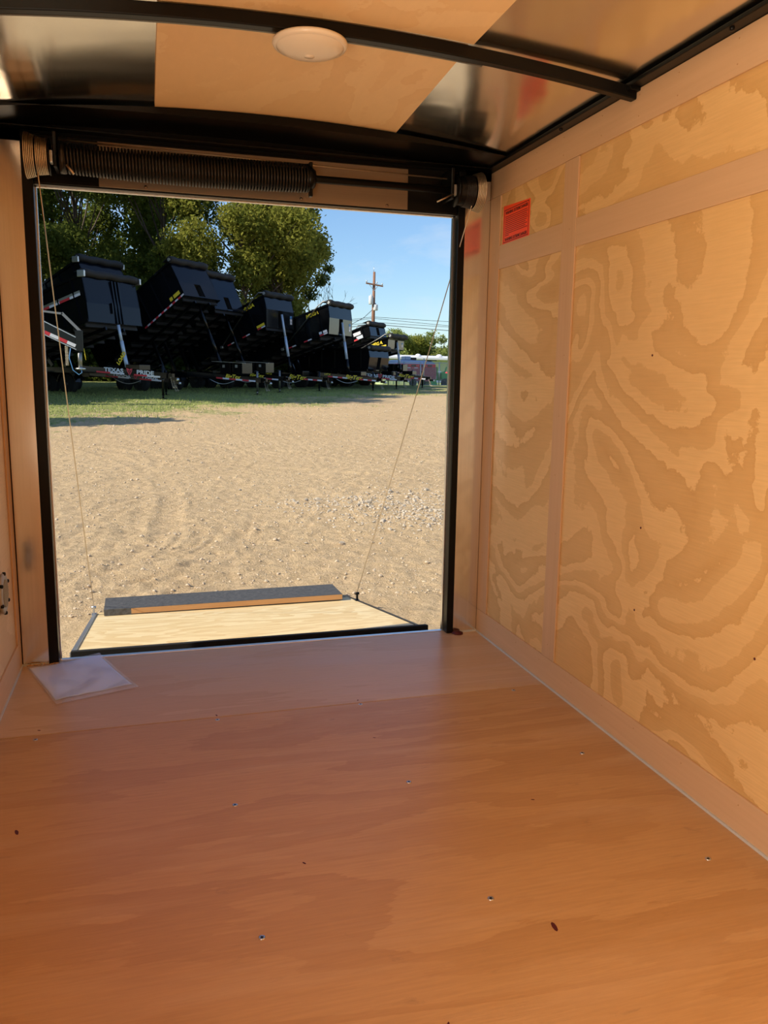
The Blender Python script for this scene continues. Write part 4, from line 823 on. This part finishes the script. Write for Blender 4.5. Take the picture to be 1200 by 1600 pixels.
# ================================================================ POLE, WIRES
pl = empty('utility_pole', (18.95, 66, 1.25), label='brown wooden utility pole with crossarm and two grey transformers', cat='pole')
M['polewood'] = mat('weathered_pole', (.26, .13, .08), .9, var=.2)
MB().tube([(0, 0, -.9), (.0, 0, 5), (.05, 0, 8.7)], [.17, .15, .10], 12).build('pole', M['polewood'], pl)
MB().bar((-.72, -.14, 7.72), (.80, -.14, 7.52), .10, .12).build('crossarm', M['polewood'], pl)
for x, z in ((-.66, 7.80), (.25, 7.72), (.74, 7.62)): MB().lathe([(0, 0), (.05, 0), (.06, .08), (.03, .16), (0, .17)], (x, -.14, z), n=10).build('insulator', M['galv'], pl)
for sx_ in (-1, 1): MB().bar((sx_*.42, -.14, 7.62), (0.02, -.14, 7.1), .04, .04).build('arm_brace', M['galv'], pl)
M['xfmr'] = mat('grey_transformer_paint', (.55, .58, .60), .5)
for x, z, h_, r_ in ((-.30, 5.95, .72, .20), (.12, 5.45, .50, .20)):
    MB().lathe([(0, 0), (r_*.9, 0), (r_, .04), (r_, h_-.04), (r_*.85, h_), (.05, h_+.02), (.05, h_+.12), (0, h_+.13)], (x, -.28, z), n=18).build('transformer', M['xfmr'], pl)
MB().tube([(0, 0, 8.7), (0, 0, 9.1)], .02, 6).build('pole_tip', M['galv'], pl)
M['wire'] = mat('power_wire', (.06, .06, .07), .6)
for i, (zp, zl, zr) in enumerate(((6.17, 5.8, 5.8), (6.06, 5.6, 4.9), (5.73, 5.4, 5.3), (5.57, 5.1, 4.65))):
    mb = MB(); pts = [Vector((18.9-9*(1-t_), 66-1*(1-t_), zp+(zl+.0-zp)*(1-t_)-.35*math.sin(math.pi*t_))) for t_ in np.linspace(0, 1, 9)]+[Vector((18.9+22*t_, 66-3*t_, zp+(zr-zp)*t_-.15*math.sin(math.pi*t_))) for t_ in np.linspace(.05, 1, 16)]
    mb.tube(pts, .018 if i < 3 else .026, 5); o = mb.build('power_line', M['wire']); tag(o, ['topmost thin power line crossing the sky at the pole', 'second power line from the top crossing the pole', 'third power line down, low across the sky', 'lowest and thickest power line across the sky'][i], 'wire')
o = MB().tube([(18.8, 65.8, 6.75), (17.6, 64, 5.95), (15.6, 62, 5.0)], .024, 5).build('service_drop', M['wire']); tag(o, 'slanted service wire dropping left from the transformer', 'wire')
sl = empty('street_lamp', (17.2, 62, GZ(62)), label='small cobra-head street lamp left of the utility pole', cat='lamp'); MB().tube([(-.9, 0, 0), (-.9, 0, 4.4), (-.6, 0, 4.78)], [.07, .05, .035], 8).build('post', M['galv'], sl); MB().bar((-.65, 0, 4.76), (.35, 0, 4.92), .16, .12).build('lamp_head', M['arm'], sl)

# ================================================================ FAR RIGHT: building, red trailer, fence, tractor
bd = empty('green_building', (21.0, 72, .35), label='long pale green metal building with white roof beyond the fence', cat='building')
M['gwall'] = mat('pale_green_cladding', (.42, .50, .26), .7); M['wroof'] = mat('white_metal_roof', (.80, .80, .80), .5)
MB().box(.6, 16, 0, 8, 0, 2.45).build('wall', M['gwall'], bd); MB().hexa([(0.2, -.4, 2.45), (16.4, -.4, 2.35), (.2, 8.4, 2.45), (16.4, 8.4, 2.35), (.2, -.4, 2.62), (16.4, -.4, 2.52), (.2, 4, 2.95), (16.4, 4, 2.85)]).build('roof', M['wroof'], bd)
for x in np.arange(1.0, 15.5, .55): MB().box(x, x+.05, -.03, 0, 0, 2.42).build('cladding_rib', M['gwall'], bd)
for x in (4.6, 6.8, 8.9, 11): MB().lathe([(0, .0), (.30, 0), (.34, .10), (.16, .26), (0, .28)], (x, 1.4, 2.72), n=14).build('roof_vent', M['wroof'], bd)
rt = empty('enclosed_trailer', (15.5, 46.5, GZ(46.5)), .12, label='red and maroon horse trailer with white roof behind the chain-link fence', cat='trailer')
rt.scale = (.66, 1, .80)
M['redp'] = mat('bright_red_panel', (.75, .02, .03), .45); M['maroon'] = mat('maroon_panel', (.34, .06, .08), .5); M['whitep'] = mat('white_roof_panel', (.36, .46, .62), .3)
MB().box(-1.0, 3.0, -1, 1, .45, 1.55).build('lower_body', M['maroon'], rt, bevel=.04); MB().box(-1.25, 2.95, -.98, .98, 1.55, 1.80).build('upper_band', M['redp'], rt, bevel=.04)
MB().hexa([(-1.1, -.98, 1.80), (2.95, -.98, 1.80), (-1.1, .98, 1.8), (2.95, .98, 1.8), (-.7, -.75, 2.10), (2.6, -.75, 2.08), (-.7, .75, 2.10), (2.6, .75, 2.08)]).build('roof', M['whitep'], rt, bevel=.03)
MB().box(.25, 1.25, -.5, .3, 2.09, 2.30).build('roof_unit', M['paint'], rt, bevel=.06); MB().box(2.1, 3.1, -.9, .5, 2.06, 2.12).build('roof_hatch', M['paint'], rt, bevel=.01)
MB().box(.0, .55, -.6, .1, 2.12, 2.38).build('roof_box', M['whitep'], rt, bevel=.04)
for x in (-.5, .35, 1.2, 2.05): MB().box(x, x+.5, -1.006, -1, 1.60, 1.74).build('window', M['paint'], rt, bevel=.01)
tape((-1.25, -1.0, 1.50), (1.4, -1.0, 1.50), 7, 0, rt, (0, -1, 0), .06)
for x in (.6, 1.5): wheel(rt, x, -.92, .34)
fe = empty('chain_link_fence', (13.2, 41.6, GZ(41.6)), .10, label='silver chain-link fence and gate with pipe posts in front of the red trailer', cat='fence')
fh = 1.36
for x in (.0, .96, 2.0, 2.20, 3.2, 4.6, 6.0): MB().tube([(x, 0, 0), (x, 0, fh+(.22 if x == 2.2 else .03))], .028, 8).build('fence_post', M['galv'], fe)
for a_, b_ in ((0, 2.0), (2.2, 6)):
    MB().tube([(a_, 0, fh-.02), (b_, 0, fh-.02)], .020, 8).build('top_rail', M['galv'], fe); MB().tube([(a_, 0, .62 if a_ < 1 else .06), (b_, 0, .62 if a_ < 1 else .06)], .014, 8).build('mid_rail', M['galv'], fe)
mb = MB()
for x in np.arange(-fh, 6.0, .085):
    for s__ in (1, -1):
        xa_, xb_ = (x, x+fh) if s__ > 0 else (x+fh, x); za_, zb__ = 0.02, fh
        # clip to the fence length
        pa, pb2 = Vector((xa_, 0, za_)), Vector((xb_, 0, zb__)); t0_, t1_ = 0, 1; dx = xb_-xa_
        ta, tb = sorted(((0-xa_)/dx, (6-xa_)/dx)); t0_, t1_ = max(0, ta), min(1, tb)
        if t1_ > t0_: mb.bar(pa.lerp(pb2, t0_), pa.lerp(pb2, t1_), .0032, .0032, up=(0, 1, 0))
o = mb.build('fence_mesh', M['galv'], fe); o['kind'] = 'stuff'
# green tractor frames behind the fence
M['jd'] = mat('green_machine_paint', (.03, .34, .06), .4)
tx = empty('green_tractor', (17.35, 46.2, GZ(46.2)), .2, label='small bright green tractor loader behind the fence at the right jamb', cat='tractor')
for a_, b_ in (((0, 0, .5), (0, 0, 1.25)), ((.5, 0, .5), (.5, 0, 1.25)), ((0, 0, 1.25), (.5, 0, 1.25)), ((0, 0, .5), (1.4, 0, .42)), ((.25, 0, .5), (.25, 0, 1.25)), ((.9, 0, .45), (1.2, 0, 1.3)), ((.5, 0, .85), (1.1, 0, 1.0))): MB().bar(a_, b_, .07, .07, up=(0, 1, 0)).build('loader_arm', M['jd'], tx)
MB().hexa([(-.25, -.5, .15), (.25, -.5, .12), (-.25, .5, .15), (.25, .5, .12), (-.3, -.5, .5), (.1, -.5, .5), (-.3, .5, .5), (.1, .5, .5)]).build('bucket', M['jd'], tx)
MB().box(.7, 1.7, -.25, .35, .5, .9).build('hood', M['jd'], tx, bevel=.05); MB().box(1.5, 1.9, -.2, .3, .9, 1.05).build('seat', M['paint'], tx, bevel=.03)
for x, r_ in ((.85, .28), (1.75, .42)): wheel(tx, x, -.45, r_)
for k_, (x, y, c_) in enumerate(((20.6, 55, 'whitep'), (22.9, 56, 'redp'))):
    v = empty('parked_car', (x, y, GZ(y)), .1+.0*k_, label=['pale blue-white parked car behind the green tractor', 'red parked car far behind, beside the right jamb'][k_], cat='car')
    MB().prism([(-1.1, -.75, .3), (1.1, -.75, .3), (1.1, -.75, .72), (.65, -.75, .80), (.40, -.75, 1.15), (-.55, -.75, 1.15), (-.85, -.75, .80), (-1.1, -.75, .75)], (0, 1.5, 0)).build('body', M[c_], v, bevel=.03)
    MB().prism([(.52, -.757, .82), (.34, -.757, 1.08), (-.5, -.757, 1.08), (-.7, -.757, .82)], (0, 1.514, 0)).build('windows', M['paint'], v)
    for x_ in (-.7, .7): wheel(v, x_, -.68, .27, .18)
